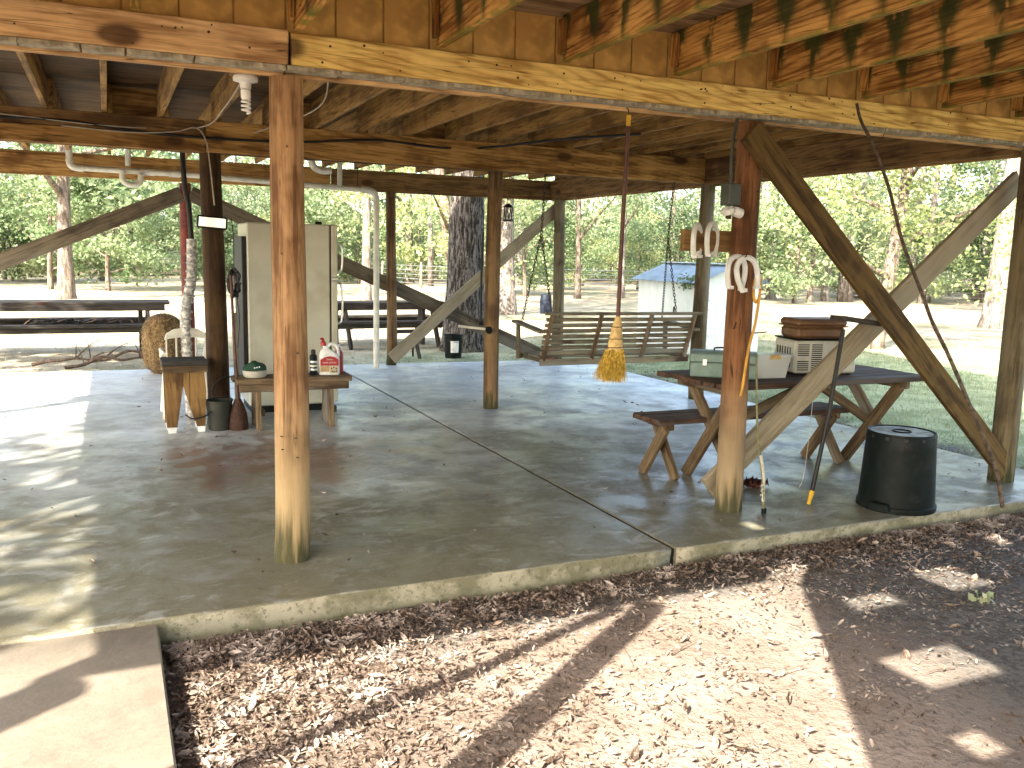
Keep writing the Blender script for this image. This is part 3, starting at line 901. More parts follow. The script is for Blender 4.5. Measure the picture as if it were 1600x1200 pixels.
def stool():
    t = empty('wooden_stool', 'small wooden stool with notched plank legs and pale feet beside the dark post', 'stool', (.565, 8.19, 0))
    box('seat', (-.185, -.17, .585), (.185, .17, .625), 'blackwood', t, .005)
    box('apron', (-.182, -.168, .525), (.182, -.14, .584), 'legwood', t, .004)
    box('apron', (-.182, .14, .525), (.182, .168, .584), 'legwood', t, .004)
    for yy in (-.155+.03, .12):
        prism('leg', [(-.16, .0), (-.075, .0), (-.018, .36), (-.018, .522), (-.165, .522)], .03, 'stool', t, (0, yy, .05))
        prism('leg', [(.085, .0), (.155, .0), (.17, .30), (.15, .522), (-.012, .522), (-.012, .36)], .03, 'stool', t, (0, yy, .05))
        prism('foot', [(-.150, 0), (-.085, 0), (-.076, .0495), (-.159, .0495)], .032, 'white', t, (0, yy, 0))
        prism('foot', [(.095, 0), (.148, 0), (.154, .0495), (.086, .0495)], .032, 'white', t, (0, yy, 0))
stool()
tag(tube('black_wire', [(.55, 7.985, .17), (.62, 7.98, .13), (.74, 8.0, .16), (.80, 8.15, .22), (.80, 8.2, .34), (.87, 8.20, .44), (.97, 8.22, .45)], .007, 'cable_b', None, 6, 6), 'loose black wire looping from the stool to the dark post', 'wire')

def plastic_chair():
    t = empty('plastic_chair', 'pale plastic garden chair seen from behind the wooden stool', 'chair', (.63, 8.92, 0))
    for s in (-1, 1):
        board('leg', (s*.17, -.14, .42), (s*.20, -.2, 0), .05, .03, 'beige', t)
        board('leg', (s*.17, .20, .42), (s*.20, .24, 0), .05, .03, 'beige', t)
        tube('arm', [(s*.185, -.15, .60), (s*.21, .02, .62), (s*.20, .2, .60), (s*.19, .22, .42)], .018, 'beige', t, 8, 5)
    box('seat', (-.19, -.16, .415), (.19, .22, .44), 'beige', t, .01)
    # slatted back with a big arched top rail
    prism('back_rail', [(-.19, .74), (-.17, .80), (-.10, .84), (0, .85), (.10, .84), (.17, .80), (.19, .74), (.12, .755), (0, .77), (-.12, .755)], .025, 'beige', t, (0, -.19, 0), None, .004)
    for i, x in enumerate((-.17, -.085, 0, .085, .17)):
        board('back_slat', (x, -.165, .44), (x, -.19, .76), .066 if i not in (0, 4) else .04, .015, 'beige', t)
plastic_chair()

def straw_bale():
    t = empty('straw_bale', 'rounded heap of brown straw at the back edge of the slab', 'straw', (.60, 12.0, 0))
    bm = bmesh.new()
    bmesh.ops.create_icosphere(bm, subdivisions=4, radius=1)
    rr = random.Random(3)
    for v in bm.verts:
        n = v.co.normalized()
        k = 1+(1-abs(n.z)**3)*(.06*math.sin(9*n.x+3*n.z)+.05*math.sin(11*n.y+7*n.z)+rr.uniform(-.03, .03))
        z = n.z
        w = 1/max(1e-3, math.hypot(n.x, n.y))*min(1, (1-abs(z)**3.2))**.5 if abs(z) < .999 else 0
        v.co = Vector((n.x*w*.25*k, n.y*w*.23*k, max(0, .36+.39*k*z*1.0)))
    mesh_obj('heap', bm_mesh(bm, 'heap', True), 'hay', t)
    n = 2600
    d = nrg.normal(size=(n, 3)); d /= np.linalg.norm(d, axis=1)[:, None]
    hw = np.sqrt(np.clip(1-np.abs(d[:, 2])**3.2, 0, 1))/np.maximum(1e-3, np.hypot(d[:, 0], d[:, 1]))
    C = np.stack([d[:, 0]*hw*.25, d[:, 1]*hw*.23, np.maximum(.01, .36+.39*d[:, 2])], 1)
    u = nrg.normal(size=(n, 3)); u -= d*(u*d).sum(1)[:, None]*.8; u /= np.linalg.norm(u, axis=1)[:, None]
    w = np.cross(u, d); L = nrg.uniform(.02, .06, n)[:, None]
    V = np.stack([C-u*L-w*.002, C-u*L+w*.002, C+u*L+w*.002+d*.012, C+u*L-w*.002+d*.012], 1)
    V[:, :, 2] = np.maximum(V[:, :, 2], .003)
    tag(mesh_obj('loose_straw', quads_mesh('loose_straw', V, flat('straw_stalk', (.34, .22, .09), .9, var=.5, scale=30)), None, t), kind='stuff')
straw_bale()

# on the low bench
def jug():
    t = empty('weed_killer_jug', 'white plastic spray jug with red label standing on the low bench', 'jug', (1.81, 8.08, .462), rad(-8))
    bm = bmesh.new()
    prof = [(.088, .048, 0), (.094, .052, .01), (.094, .052, .15), (.088, .05, .18), (.06, .046, .215), (.03, .03, .235), (.022, .022, .24), (.022, .022, .262)]
    rings = []
    for a, b, z in prof:
        sh = -.035*max(0, (z-.16)/.1)
        rings.append([Vector((sh+a*math.copysign(abs(math.cos(t_))**.55, math.cos(t_)), b*math.copysign(abs(math.sin(t_))**.55, math.sin(t_)), z)) for t_ in [2*math.pi*k/24 for k in range(24)]])
    mesh_obj('body', bm_mesh(ring_mesh(rings), 'body', True, rad(45)), 'white', t)
    tube('handle', [(-.02, 0, .235), (.01, 0, .275), (.05, 0, .272), (.078, 0, .235), (.085, 0, .165)], .014, 'white', t, 10, 6)
    lathe('cap', [(0, 0), (.025, 0), (.025, .03), (.018, .04), (0, .04)], 'red', t, (-.05, 0, .263), 16)
    tube('nozzle', [(-.05, 0, .30), (-.055, -.01, .325), (-.075, -.02, .325)], .012, 'red', t, 8, 3)
    lb = prism('label', [(-.082, .085), (.082, .085), (.082, .14), (.045, .165), (0, .172), (-.045, .162), (-.082, .14)], .002, 'red', t, (0, -.0535, 0), None, 0)
    text_mesh('lettering', 'HOME DEFENSE', .0175, 'white', lb, (0, -.0016, .112), (math.pi/2, 0, 0))
    text_mesh('lettering', 'Ortho', .022, 'white', lb, (0, -.0016, .142), (math.pi/2, 0, 0))
    lb2 = prism('lower_label', [(-.082, .03), (.0, .03), (.0, .082), (-.082, .082)], .002, flat('label_tan', (.45, .30, .13), .5), t, (0, -.0535, 0), None, 0)
    lb3 = prism('pest_panel', [(.004, .015), (.075, .015), (.075, .082), (.004, .082)], .002, flat('label_buff', (.50, .42, .25), .5), t, (0, -.0535, 0), None, 0)
    for i, (x, z) in enumerate(((.018, .06), (.038, .068), (.06, .06), (.022, .035), (.04, .03), (.06, .034))):
        prism('pictogram', [(x-.007, z-.006), (x+.007, z-.006), (x+.004, z+.007), (x-.004, z+.007)], .002, 'black', lb3, (0, -.0016, 0), None, 0)
jug()
t = empty('spray_can', 'black spray can beside the white jug on the low bench', 'spray can', (1.665, 8.07, .462))
lathe('body', [(0, 0), (.032, 0), (.034, .006), (.034, .165), (.030, .18), (.02, .188), (0, .188)], 'black', t, seg=20)
lathe('cap', [(0, .189), (.021, .189), (.021, .225), (.014, .232), (0, .232)], 'dark', t, seg=16)
for z, c in ((.05, 'chrome'), (.085, 'beige'), (.12, 'chrome')):
    lathe('label_band', [(.0343, z-.01), (.0348, z-.008), (.0348, z+.008), (.0343, z+.01)], c, t, seg=20, cap=False)
t = empty('red_bottle', 'red plastic bottle half hidden behind the white jug', 'bottle', (1.925, 8.19, .462))
lathe('body', [(0, 0), (.04, 0), (.042, .01), (.042, .17), (.03, .2), (.014, .212), (.014, .235), (0, .235)], 'red', t, seg=20)
lathe('cap', [(0, .236), (.017, .236), (.017, .262), (0, .262)], 'white', t, seg=14)
t = empty('plastic_tub', 'pale round tub with a dark green cloth cap on the low bench', 'tub', (1.15, 8.08, .462))
lathe('bowl', [(0, 0), (.085, 0), (.10, .015), (.108, .055), (.112, .06), (.104, .062), (0, .058)], 'beige', t, seg=24)
bm = bmesh.new(); bmesh.ops.create_icosphere(bm, subdivisions=3, radius=1)
for v in bm.verts:
    k = 1+.08*math.sin(7*v.co.x+2)+.06*math.sin(9*v.co.y)
    v.co = Vector((v.co.x*.096*k, v.co.y*.08*k, .063+max(0, v.co.z*.075*k)))
mesh_obj('cloth_cap', bm_mesh(bm, 'cloth_cap', True), 'green_dark', t)
for i in range(3): box('badge', (-.02+i*.02, -.089, .085+.004*i), (-.008+i*.02, -.084, .095+.004*i), 'white', t, .001)

# at the foot of the dark post
t = empty('bucket', 'olive bucket at the foot of the dark middle post', 'bucket', (.845, 8.12, 0))
lathe('shell', [(.085, 0), (.095, .01), (.112, .25), (.12, .255), (.12, .265), (.106, .262), (.085, .02), (0, .02)], 'green_bucket', t, seg=24)
tube('bail', [(-.115, 0, .25), (-.08, -.06, .30), (0, -.085, .31), (.08, -.06, .30), (.115, 0, .25)], .003, 'iron', t, 6, 4)
t = empty('old_broom', 'old orange bristle broom standing at the foot of the dark post', 'broom', (1.0, 8.08, 0))
lathe('bristles', [(0, 0), (.085, 0), (.088, .03), (.075, .14), (.05, .22), (.026, .27), (0, .27)], 'orange', t, seg=18)
for z in (.16, .20): lathe('stitching', [(.066-(z-.16)*.3, z-.005), (.071-(z-.16)*.35, z), (.066-(z-.16)*.3, z+.005)], 'iron', t, seg=18, cap=False)
tube('handle', [(0, 0, .26), (-.01, .09, .8), (-.015, .19, 1.35)], .013, 'handle', t, 8, 4)

# ------------------------------------------------------------------ porch swing
def chain(name, a, b, parent, base):
    a = Vector(a)-Vector(base); b = Vector(b)-Vector(base)
    L = (b-a).length; n = int(L/.034)
    bm = bmesh.new()
    d = (b-a).normalized(); q = Vector((0, 0, 1)).rotation_difference(d)
    for i in range(n):
        c = a+(b-a)*((i+.5)/n)
        tw = Quaternion((0, 0, 1), math.pi/2*(i % 2)+.3)
        ring = []
        for k in range(8):
            an = 2*math.pi*k/8
            p = Vector((.011*math.cos(an), 0, .023*math.sin(an)))
            nrm = Vector((math.cos(an), 0, math.sin(an)))
            ring.append([c+q @ (tw @ (p+.0045*(nrm*math.cos(u)+Vector((0, 1, 0))*math.sin(u)))) for u in [2*math.pi*j/4 for j in range(4)]])
        R = [[bm.verts.new(x) for x in r] for r in ring]
        for k in range(8):
            for j in range(4):
                bm.faces.new((R[k][j], R[k][(j+1) % 4], R[(k+1) % 8][(j+1) % 4], R[(k+1) % 8][j]))
    return mesh_obj(name, bm_mesh(bm, name), 'iron', parent)

def swing():
    B = (5.0, 8.45, .45)
    t = empty('porch_swing', 'weathered slatted wooden porch swing hanging on chains from the middle beam', 'porch swing', B)
    def bd(n, a, b, w, th, up=(0, 0, 1), m='swingwood', seed=0):
        return board(n, Vector(a)-Vector(B), Vector(b)-Vector(B), w, th, m, t, up, .003, .0015, seed)
    x0, x1 = 4.07, 5.92
    # back leans toward the viewer: foot at y 8.30, head at y 8.12
    def back(z): return 8.33-(z-.5)*.38
    bd('top_rail', (x0-.03, back(1.0)-.01, .995), (x1+.03, back(1.0)-.01, .985), .075, .03, (0, 1, 0))
    zs = [.93, .87, .81, .75, .69, .63, .57]
    for i, z in enumerate(zs):
        bd('back_slat', (x0, back(z)+.02, z), (x1, back(z)+.02, z-.01), .042, .016, seed=i)
    for i, x in enumerate((x0+.04, x0+.62, x0+1.24, x1-.05)):
        bd('back_stile', (x, back(.47)-.012, .47), (x, back(.99)-.012, .985), .026, .055, (0, 0, 1) if False else (1, 0, 0), 'legwood', i)
    bd('bottom_rail', (x0, 8.31, .475), (x1, 8.31, .47), .07, .035)
    bd('front_rail', (x0, 8.83, .50), (x1, 8.83, .49), .07, .035)
    for i in range(7):
        y = 8.36+i*.072
        bd('seat_slat', (x0, y, .528), (x1, y, .522), .058, .018, (0, 1, 0), seed=i+20)
    for x in (x0+.03, x0+.92, x1-.03):
        bd('seat_bearer', (x, 8.335, .495), (x, 8.81, .495), .045, .035, seed=3)
    for x in (x0-.025, x1+.025):
        bd('arm_post', (x, 8.80, .46), (x, 8.82, .84), .06, .03, (0, 1, 0))
        bd('arm_rest', (x, 8.20, .80), (x, 8.90, .865), .09, .025, (1, 0, 0))
    for x, xx in ((4.10, 4.10), (5.84, 5.66)):
        top = (xx, 8.36, 2.395); mid = (xx, 8.42, 1.80)
        chain('chain', top, mid, t, B)
        chain('chain', mid, (x-.02 if x < 5 else x+.04, 8.80, .87), t, B)
        chain('chain', mid, (x+.02 if x < 5 else x-.20, back(1.0)+.03, 1.0), t, B)
        tube('hook', [Vector(top)-Vector(B)+Vector((0, 0, -.02)), Vector(top)-Vector(B)+Vector((.02, 0, .0)), Vector(top)-Vector(B)+Vector((0, 0, .03))], .005, 'iron', t, 6, 4)
swing()

# ------------------------------------------------------------------ hanging broom
def broom():
    B = (2.685, 4.47, .88)
    t = empty('straw_broom', 'yellow straw broom hanging bristles down from the front beam', 'broom', B)
    tube('handle', [(.0, .0, .34), (.006, .0, .9), (.018, .0, 1.44)], .0125, 'handle', t, 10, 4)
    tube('handle_tip', [(.018, 0, 1.44), (.0185, 0, 1.50)], .0135, 'yellow', t, 10, 0)
    tube('hook', [(.0185, 0, 1.49), (.02, .01, 1.53), (.02, .03, 1.545)], .003, 'iron', t, 6, 3)
    rings = []
    for z, a, b, sx in ((.37, .014, .014, 0), (.345, .022, .02, 0), (.30, .034, .027, -.005), (.22, .045, .03, -.01), (.165, .048, .03, -.012)):
        rings.append([Vector((sx+a*math.cos(u), b*math.sin(u), z)) for u in [2*math.pi*k/20 for k in range(20)]])
    mesh_obj('sleeve', bm_mesh(ring_mesh(rings[::-1]), 'sleeve', True, rad(60)), 'strawcap', t)
    for z, a in ((.31, .035), (.24, .046), (.19, .0505)):
        tube('stitching', [(-.008+a*math.cos(u), .033*math.sin(u), z) for u in [2*math.pi*k/16 for k in range(17)]], .0022, 'handle', t, 5, 0)
    n = 1500
    P = []
    for i in range(n):
        u = nrg.uniform(-1, 1); v = nrg.uniform(-1, 1)
        a = Vector((-.012+u*.044, v*.027, .18))
        L = nrg.uniform(.12, .20)
        d = Vector((u*.17-.14+nrg.normal()*.06, v*.25+nrg.normal()*.07, -1)).normalized()
        c = a+d*L*.5+Vector((nrg.normal()*.002, nrg.normal()*.002, 0)); e = a+d*L+Vector((nrg.normal()*.005-.004, nrg.normal()*.004, 0))
        w = Vector((nrg.normal(), nrg.normal(), 0)).normalized()*.0016
        P.append([a-w, a+w, e+w*.6, e-w*.6])
    tag(mesh_obj('bristles', quads_mesh('bristles', np.array([[list(p) for p in q] for q in P]), 'straw'), None, t), kind='stuff')
broom()

# ------------------------------------------------------------------ picnic table in front, its bench and load
def plank_table():
    B = (4.70, 5.2, 0)
    t = empty('picnic_table', 'brown plank picnic table with crossed legs beside the horseshoe post', 'table', B)
    y = 4.80; i = 0
    while y < 5.58:
        box('tabletop_plank', (-.96+rnd.uniform(-.02, .02), y-5.2, .712), (.94+rnd.uniform(-.02, .02), y+.128-5.2, .75), 'redwood', t, .005, .002, i)
        y += .135; i += 1
    for x in (-.80, .74):
        box('cleat', (x-.02, -.38, .655), (x+.02, .36, .711), 'legwood', t, .004, axis='Y')
        board('leg', (x-.043, -.34, .68), (x-.043, .17, .0), .085, .04, 'legwood', t, seed=1)
        board('leg', (x+.043, .27, .68), (x+.043, -.36, .0), .085, .04, 'legwood', t, seed=2)
    board('stretcher', (-.78, -.05, .36), (.10, -.05, .68), .07, .035, 'legwood', t)
    board('stretcher', (.72, -.05, .36), (.16, -.05, .68), .07, .035, 'legwood', t)
plank_table()
def plank_bench():
    B = (4.42, 5.40, 0)
    t = empty('picnic_bench', 'brown plank bench with crossed legs tucked beside the picnic table', 'bench', B)
    for i, y in enumerate((-.17, -.055, .06)):
        box('seat_plank', (-.91+rnd.uniform(-.01, .01), y, .412), (.88, y+.108, .45), 'redwood', t, .005, .002, i+30)
    for x in (-.78, .78):
        box('cleat', (x-.02, -.15, .365), (x+.02, .15, .411), 'legwood', t, .004, axis='Y')
        board('leg', (x-.043, -.13, .385), (x-.043, .15, .0), .08, .04, 'legwood', t, seed=4)
        board('leg', (x+.043, .13, .385), (x+.043, -.16, .0), .08, .04, 'legwood', t, seed=5)
plank_bench()
def toolbox():
    t = empty('toolbox', 'green metal toolbox on the left end of the picnic table', 'toolbox', (4.02, 5.20, .752), rad(-38))
    box('base', (-.23, -.10, 0), (.23, .10, .105), 'green', t, .008)
    prism('lid', [(-.104, .108), (.104, .108), (.10, .165), (.06, .185), (-.06, .185), (-.10, .165)], .465, 'green', t, (0, 0, 0), (0, 0, math.pi/2), .006)
    box('seam', (-.226, -.097, .1053), (.226, .097, .1078), 'dark', t, .0005)
    tube('handle', [(-.07, 0, .185), (-.06, 0, .205), (.06, 0, .205), (.07, 0, .185)], .006, 'dark', t, 8, 3)
    for x in (-.13, .13): box('latch', (x-.015, -.108, .085), (x+.015, -.1005, .13), 'chrome', t, .002)
toolbox()
def bin_():
    t = empty('plastic_bin', 'small clear plastic bin with a pale lid on the picnic table', 'bin', (4.31, 5.09, .752), rad(-6))
    bm = bmesh.new()
    for (s0, z0, s1, z1) in (((.24, .15), 0, (.29, .19), .155),):
        lo = [bm.verts.new((sx*s0[0]/2, sy*s0[1]/2, z0)) for sx, sy in ((-1, -1), (1, -1), (1, 1), (-1, 1))]
        hi = [bm.verts.new((sx*s1[0]/2, sy*s1[1]/2, z1)) for sx, sy in ((-1, -1), (1, -1), (1, 1), (-1, 1))]
        li = [bm.verts.new((v.co.x*.97, v.co.y*.96, z0+.004)) for v in lo]
        hi2 = [bm.verts.new((v.co.x*.975, v.co.y*.965, z1)) for v in hi]
        bm.faces.new(lo[::-1]); bm.faces.new(li)
        for k in range(4):
            j = (k+1) % 4
            bm.faces.new((lo[k], lo[j], hi[j], hi[k])); bm.faces.new((li[j], li[k], hi2[k], hi2[j])); bm.faces.new((hi[k], hi[j], hi2[j], hi2[k]))
    mesh_obj('tub', bm_mesh(bm, 'tub'), 'clear', t)
    box('lid', (-.155, -.105, .157), (.155, .105, .172), 'clear', t, .004)
    box('lid_clip', (-.04, -.112, .14), (.05, -.106, .174), 'strawcap', t, .002)
    for i, (x, y, s) in enumerate(((-.05, -.02, .05), (.04, .02, .045), (.0, -.03, .04))):
        lathe('jar', [(0, 0), (s*.6, 0), (s*.6, s), (s*.4, s*1.2), (0, s*1.2)], 'beige', t, (x, y, .006), 12)
bin_()
def heater():
    t = empty('vented_appliance', 'beige boxy appliance with slotted grilles on the picnic table', 'appliance', (4.86, 5.20, .752), rad(-14))
    box('housing', (-.24, -.15, .012), (.26, .17, .255), 'beige', t, .014)
    for (a, b) in ((-.215, -.125), (-.105, -.02)):
        for i in range(13):
            z = .035+i*.0155
            if a > -.2 or not 4 < i < 7:
                box('grille_slot', (a, -.1535, z), (b, -.1495, z+.008), 'grille', t, .001)
    for i in range(6): box('side_slot', (-.2435, -.09+i*.04, .05), (-.2395, -.075+i*.04, .20), 'grille', t, .001)
    box('top_rim', (-.245, -.155, .256), (.265, .175, .268), 'black', t, .004)
    for sx in (-.2, .22):
        for sy in (-.11, .13): box('foot', (sx-.015, sy-.015, 0), (sx+.015, sy+.015, .0115), 'black', t, .002)
heater()
t = empty('brown_case', 'brown lidded plastic case on top of the beige appliance', 'case', (4.83, 5.20, 1.021), rad(-12))
box('base', (-.20, -.13, 0), (.20, .13, .085), 'brown', t, .02)
box('lid', (-.207, -.137, .087), (.207, .137, .145), 'brown', t, .02)
box('rim', (-.212, -.142, .0855), (.212, .142, .095), 'brown', t, .004)

# ------------------------------------------------------------------ things on and around the horseshoe post
def arc(n, a, b, x0, z0, t0, t1):
    return [(x0+a*math.cos(t0+(t1-t0)*k/n), z0+b*math.sin(t0+(t1-t0)*k/n)) for k in range(n+1)]
def horseshoe_mesh():
    out = [(-.052, -.085), (-.066, -.02)]+arc(12, .07, .07, 0, 0, math.pi, 0)+[(.066, -.02), (.052, -.085)]
    path = [(-.046, -.095)]+[(-.060, -.04)]+arc(12, .060, .062, 0, 0.0, math.pi, 0)[0:]+[(.060, -.04), (.046, -.095)]
    rings = tube_rings(smooth_path([(x, 0, z) for x, z in path], 2), .0135, 6, 1.0)
    bm = ring_mesh(rings)
    for s in (-1, 1): add_box(bm, (s*.041, -.006, -.097), (.026, .026, .016))
    return bm_mesh(bm, 'horseshoe', True, rad(40))
HS = horseshoe_mesh()
HS.materials.append(MAT['white'])
t = box('peg_board', (3.205, 4.602, 1.635), (3.70, 4.642, 1.765), 'beam_dark', None, .006)
tag(t, 'dark board nailed behind the horseshoe post', 'board')
hs = [((3.283, 4.575, 1.72), (0, 0, rad(38)), 'white horseshoe leftmost on the board behind the post'),
      ((3.395, 4.575, 1.73), (0, 0, rad(30)), 'white horseshoe on the board nearest the post'),
      ((3.445, 4.383, 1.535), (rad(-3), rad(6), rad(8)), 'white horseshoe nailed to the post, upper left of the pair'),
      ((3.50, 4.358, 1.53), (rad(-4), rad(-12), rad(-2)), 'white horseshoe nailed to the post, in front of its pair')]
for p, r, lb in hs:
    o = mesh_obj('horseshoe', HS, None, None, p, r); o.scale = (1.2, 1.25, 1.2)
    tag(o, lb, 'horseshoe', 'white horseshoes on the post')
tag(tube('big_nail', [(3.49, 4.42, 1.585), (3.475, 4.34, 1.61), (3.468, 4.325, 1.62)], .004, 'iron', None, 6, 0), 'nail holding the white horseshoes on the post', 'nail')
tag(tube('bent_nail', [(3.50, 4.45, 1.17), (3.46, 4.38, 1.20), (3.445, 4.36, 1.215)], .004, 'iron', None, 6, 0), 'bent nail low on the left of the horseshoe post', 'nail')
tag(tube('bent_nail', [(3.62, 4.43, 1.14), (3.66, 4.37, 1.15), (3.68, 4.355, 1.155)], .004, 'iron', None, 6, 0), 'bent nail low on the right of the horseshoe post', 'nail')
t = empty('outlet_box', 'dark outlet box with white cover on the horseshoe post', 'outlet box', (3.425, 4.46, 1.85))
box('box', (-.045, -.05, .06), (.045, .04, .19), 'greybox', t, .006)
lathe('lamp_socket', [(0, 0), (.03, 0), (.04, .015), (.04, .035), (.02, .05), (0, .05)], 'white', t, (-.02, -.02, .005), 14, (0, rad(-15), 0))
lathe('sensor', [(0, 0), (.025, 0), (.032, .02), (.03, .06), (0, .06)], 'white', t, (.01, -.025, .03), 14, (0, rad(105), 0))
box('socket_rim', (-.035, -.035, -.02), (-.005, -.01, .006), 'orange', t, .003)
tube('conduit', [(0, 0, .19), (-.005, .0, .40), (.02, .0, .57)], .010, 'greybox', t, 8, 4)
tag(tube('extension_cord', [(3.600, 4.375, 1.50), (3.575, 4.37, 1.46), (3.57, 4.365, 1.38), (3.59, 4.365, 1.335), (3.615, 4.365, 1.38), (3.622, 4.37, 1.47), (3.605, 4.365, 1.49), (3.612, 4.36, 1.40), (3.598, 4.36, 1.26), (3.585, 4.36, 1.18), (3.555, 4.36, 1.07), (3.538, 4.36, .95), (3.525, 4.36, .83), (3.512, 4.36, .76)], .0085, 'cordy', None, 8, 6), 'yellow extension cord hanging in a loop on the horseshoe post', 'cord')
tag(tube('cord_nail', [(3.60, 4.42, 1.502), (3.604, 4.345, 1.51)], .004, 'iron', None, 6, 0), 'nail holding the yellow cord on the post', 'nail')

t = empty('fishing_rod', 'thin bamboo rod leaning on the horseshoe post with a black cork end', 'fishing rod', (3.735, 4.34, 0))
tube('rod', [(-.005, 0, .02), (-.025, -.005, .2), (-.07, .02, .5), (-.085, .04, .8), (-.09, .06, 1.02)], [.008, .006], flat('bamboo', (.18, .17, .07), .6, var=.3, scale=25), t, 8, 5)
tube('grip', [(-.01, 0, .08), (-.028, -.004, .26), (-.05, .005, .38)], .011, 'string', t, 8, 4)
lathe('end_cap', [(0, 0), (.016, 0), (.016, .035), (0, .035)], 'black', t, (0, 0, 0), 10)
for i in range(3): tube('line_knot', [(-.02, .0, .13+i*.03), (-.045, -.01, .125+i*.03), (-.015, -.012, .14+i*.03)], .004, 'string', t, 5, 3)
t = empty('dark_pole', 'dark pole with a yellow tip leaning against the crossed braces', 'pole', (4.155, 4.40, 0))
tube('shaft', [(.018, -.003, .085), (.12, .0, .62), (.215, .03, 1.15)], .0145, 'dark', t, 10, 0)
tube('tip', [(0, 0, .004), (.019, -.003, .095)], [.012, .018], 'yellow', t, 10, 0)
tag(board('loose_board', (4.38, 4.50, 1.225), (4.80, 4.50, 1.175), .14, .03, 'blackwood', None, up=(0, 1, 0)), 'short dark board lodged between the crossed braces', 'board')
t = empty('sapling_pole', 'long crooked dry branch leaning on the front beam', 'branch', (5.36, 3.90, 0))
tube('stem', [(0, 0, 0), (-.09, .02, .28), (-.30, .08, .68), (-.46, .14, 1.0), (-.58, .19, 1.22), (-.66, .22, 1.40), (-.80, .28, 1.72), (-.90, .33, 2.05), (-1.0, .38, 2.30), (-1.08, .42, 2.45), (-1.11, .44, 2.56)], [.014, .009], 'stick', t, 8, 5)
tube('twig', [(-1.0, .38, 2.28), (-.955, .37, 2.34), (-.93, .36, 2.42)], [.004, .002], 'stick', t, 5, 3)
tube('twig', [(-.62, .205, 1.30), (-.65, .20, 1.36), (-.66, .19, 1.43)], [.005, .002], 'stick', t, 5, 3)
tag(tube('string', [(4.49, 4.785, .71), (4.485, 4.785, .5), (4.47, 4.78, .3), (4.44, 4.77, .08), (4.40, 4.76, .004)], .0025, 'string', None, 5, 5), 'thin pale string hanging from the picnic table edge', 'string')

def trash_can():
    t = empty('trash_can', 'black trash can turned upside down at the slab edge', 'trash can', (4.70, 4.185, 0), rad(20))
    lathe('shell', [(.0, .008), (.218, .008), (.222, 0), (.246, 0), (.248, .02), (.246, .035), (.237, .04), (.217, .41), (.215, .475), (.209, .495), (.0, .495)], 'black', t, seg=48)
    lathe('base_rim', [(.194, .496), (.203, .505), (.210, .506), (.2135, .496)], 'black', t, seg=48, cap=False)
    lathe('base_disc', [(.0, .497), (.19, .497), (.191, .4995), (.0, .4995)], flat('sky_sheen_grey', (.30, .32, .32), .45, var=.5, scale=12), t, seg=48)  # pale reflection on the upturned base put into its grey
    lathe('base_ring', [(.045, .500), (.05, .507), (.058, .507), (.063, .500)], 'black', t, seg=32, cap=False)
    for k in range(12):
        a = 2*math.pi*k/12
        o = box('base_notch', (-.012, -.004, -.010), (.012, .004, .010), 'grille', t, .002)
        o.location = (.213*math.cos(a), .213*math.sin(a), .478); o.rotation_euler = (0, 0, a+math.pi/2)
    for s in (0, math.pi):
        pr = prism('grip', [(-.07, 0), (.07, 0), (.055, .05), (-.055, .05)], .05, 'black', t, (math.cos(s)*.258, math.sin(s)*.258, .015), (0, 0, s+math.pi/2), .006)
trash_can()
bm = bmesh.new(); bmesh.ops.create_grid(bm, x_segments=14, y_segments=10, size=.5)
for v in bm.verts:
    v.co = Vector((v.co.x*.16, v.co.y*.14, .03+.03*math.sin(21*v.co.x+3)*math.cos(17*v.co.y)+.018*math.sin(40*v.co.y+11*v.co.x)))
    v.co.z = max(.004, v.co.z)
bmesh.ops.solidify(bm, geom=bm.faces[:], thickness=.004)
tag(mesh_obj('red_rag', bm_mesh(bm, 'red_rag', True), 'cloth_r', None, (4.10, 4.88, .004), (0, 0, .4)), 'crumpled dark red rag on the slab under the picnic table', 'rag')
t = empty('rusty_can', 'rusty red can at the foot of the back corner post', 'can', (5.93, 11.82, 0))
lathe('body', [(0, 0), (.085, 0), (.088, .01), (.085, .20), (.088, .21), (.08, .212), (.078, .02), (0, .02)], flat('rust_red', (.19, .045, .02), .7, var=.4), t, seg=20)
lathe('rib', [(.0865, .09), (.091, .1), (.0865, .11)], flat('rust_rib', (.15, .04, .02), .7), t, seg=20, cap=False)

# ------------------------------------------------------------------ beside the middle post
t = empty('black_rod', 'thin black rod fixed upright along the left of the middle post', 'rod', (3.455, 8.46, .86))
tube('shaft', [(0, 0, 0), (.0, 0, .5), (.015, .01, .94)], .013, 'cable_b', t, 8, 0)
lathe('foot', [(0, 0), (.02, 0), (.02, .04), (0, .04)], 'black', t, seg=10)
t = empty('pipe_stub', 'pale pipe with a black round cap resting on the middle post', 'pipe', (3.49, 8.29, .83))
tube('pipe', [(.0, .0, .0), (-.14, .06, .012), (-.30, .11, .03)], .013, 'pvc', t, 10, 0)
lathe('cap', [(0, 0), (.03, 0), (.038, .008), (.038, .03), (.028, .04), (0, .04)], 'black', t, (.0, .0, 0), 18, (math.pi/2+.3, 0, -1.0))
t = empty('bird_feeder', 'small black wire bird feeder hanging under the back beam', 'bird feeder', (5.30, 12.0, 2.0))
lathe('roof', [(0, .30), (.02, .30), (.085, .25), (.085, .245), (0, .245)], 'dark', t, seg=12)
lathe('tray', [(0, .05), (.075, .05), (.085, .075), (.07, .072), (0, .06)], 'dark', t, seg=12)
for k in range(7):
    a = 2*math.pi*k/7
    tube('bar', [(.06*math.cos(a), .06*math.sin(a), .06), (.06*math.cos(a+.5), .06*math.sin(a+.5), .25)], .007, 'dark', t, 5, 0)
tube('hanger', [(0, 0, .30), (.0, .04, .36), (0, .09, .385)], .005, 'dark', t, 6, 3)

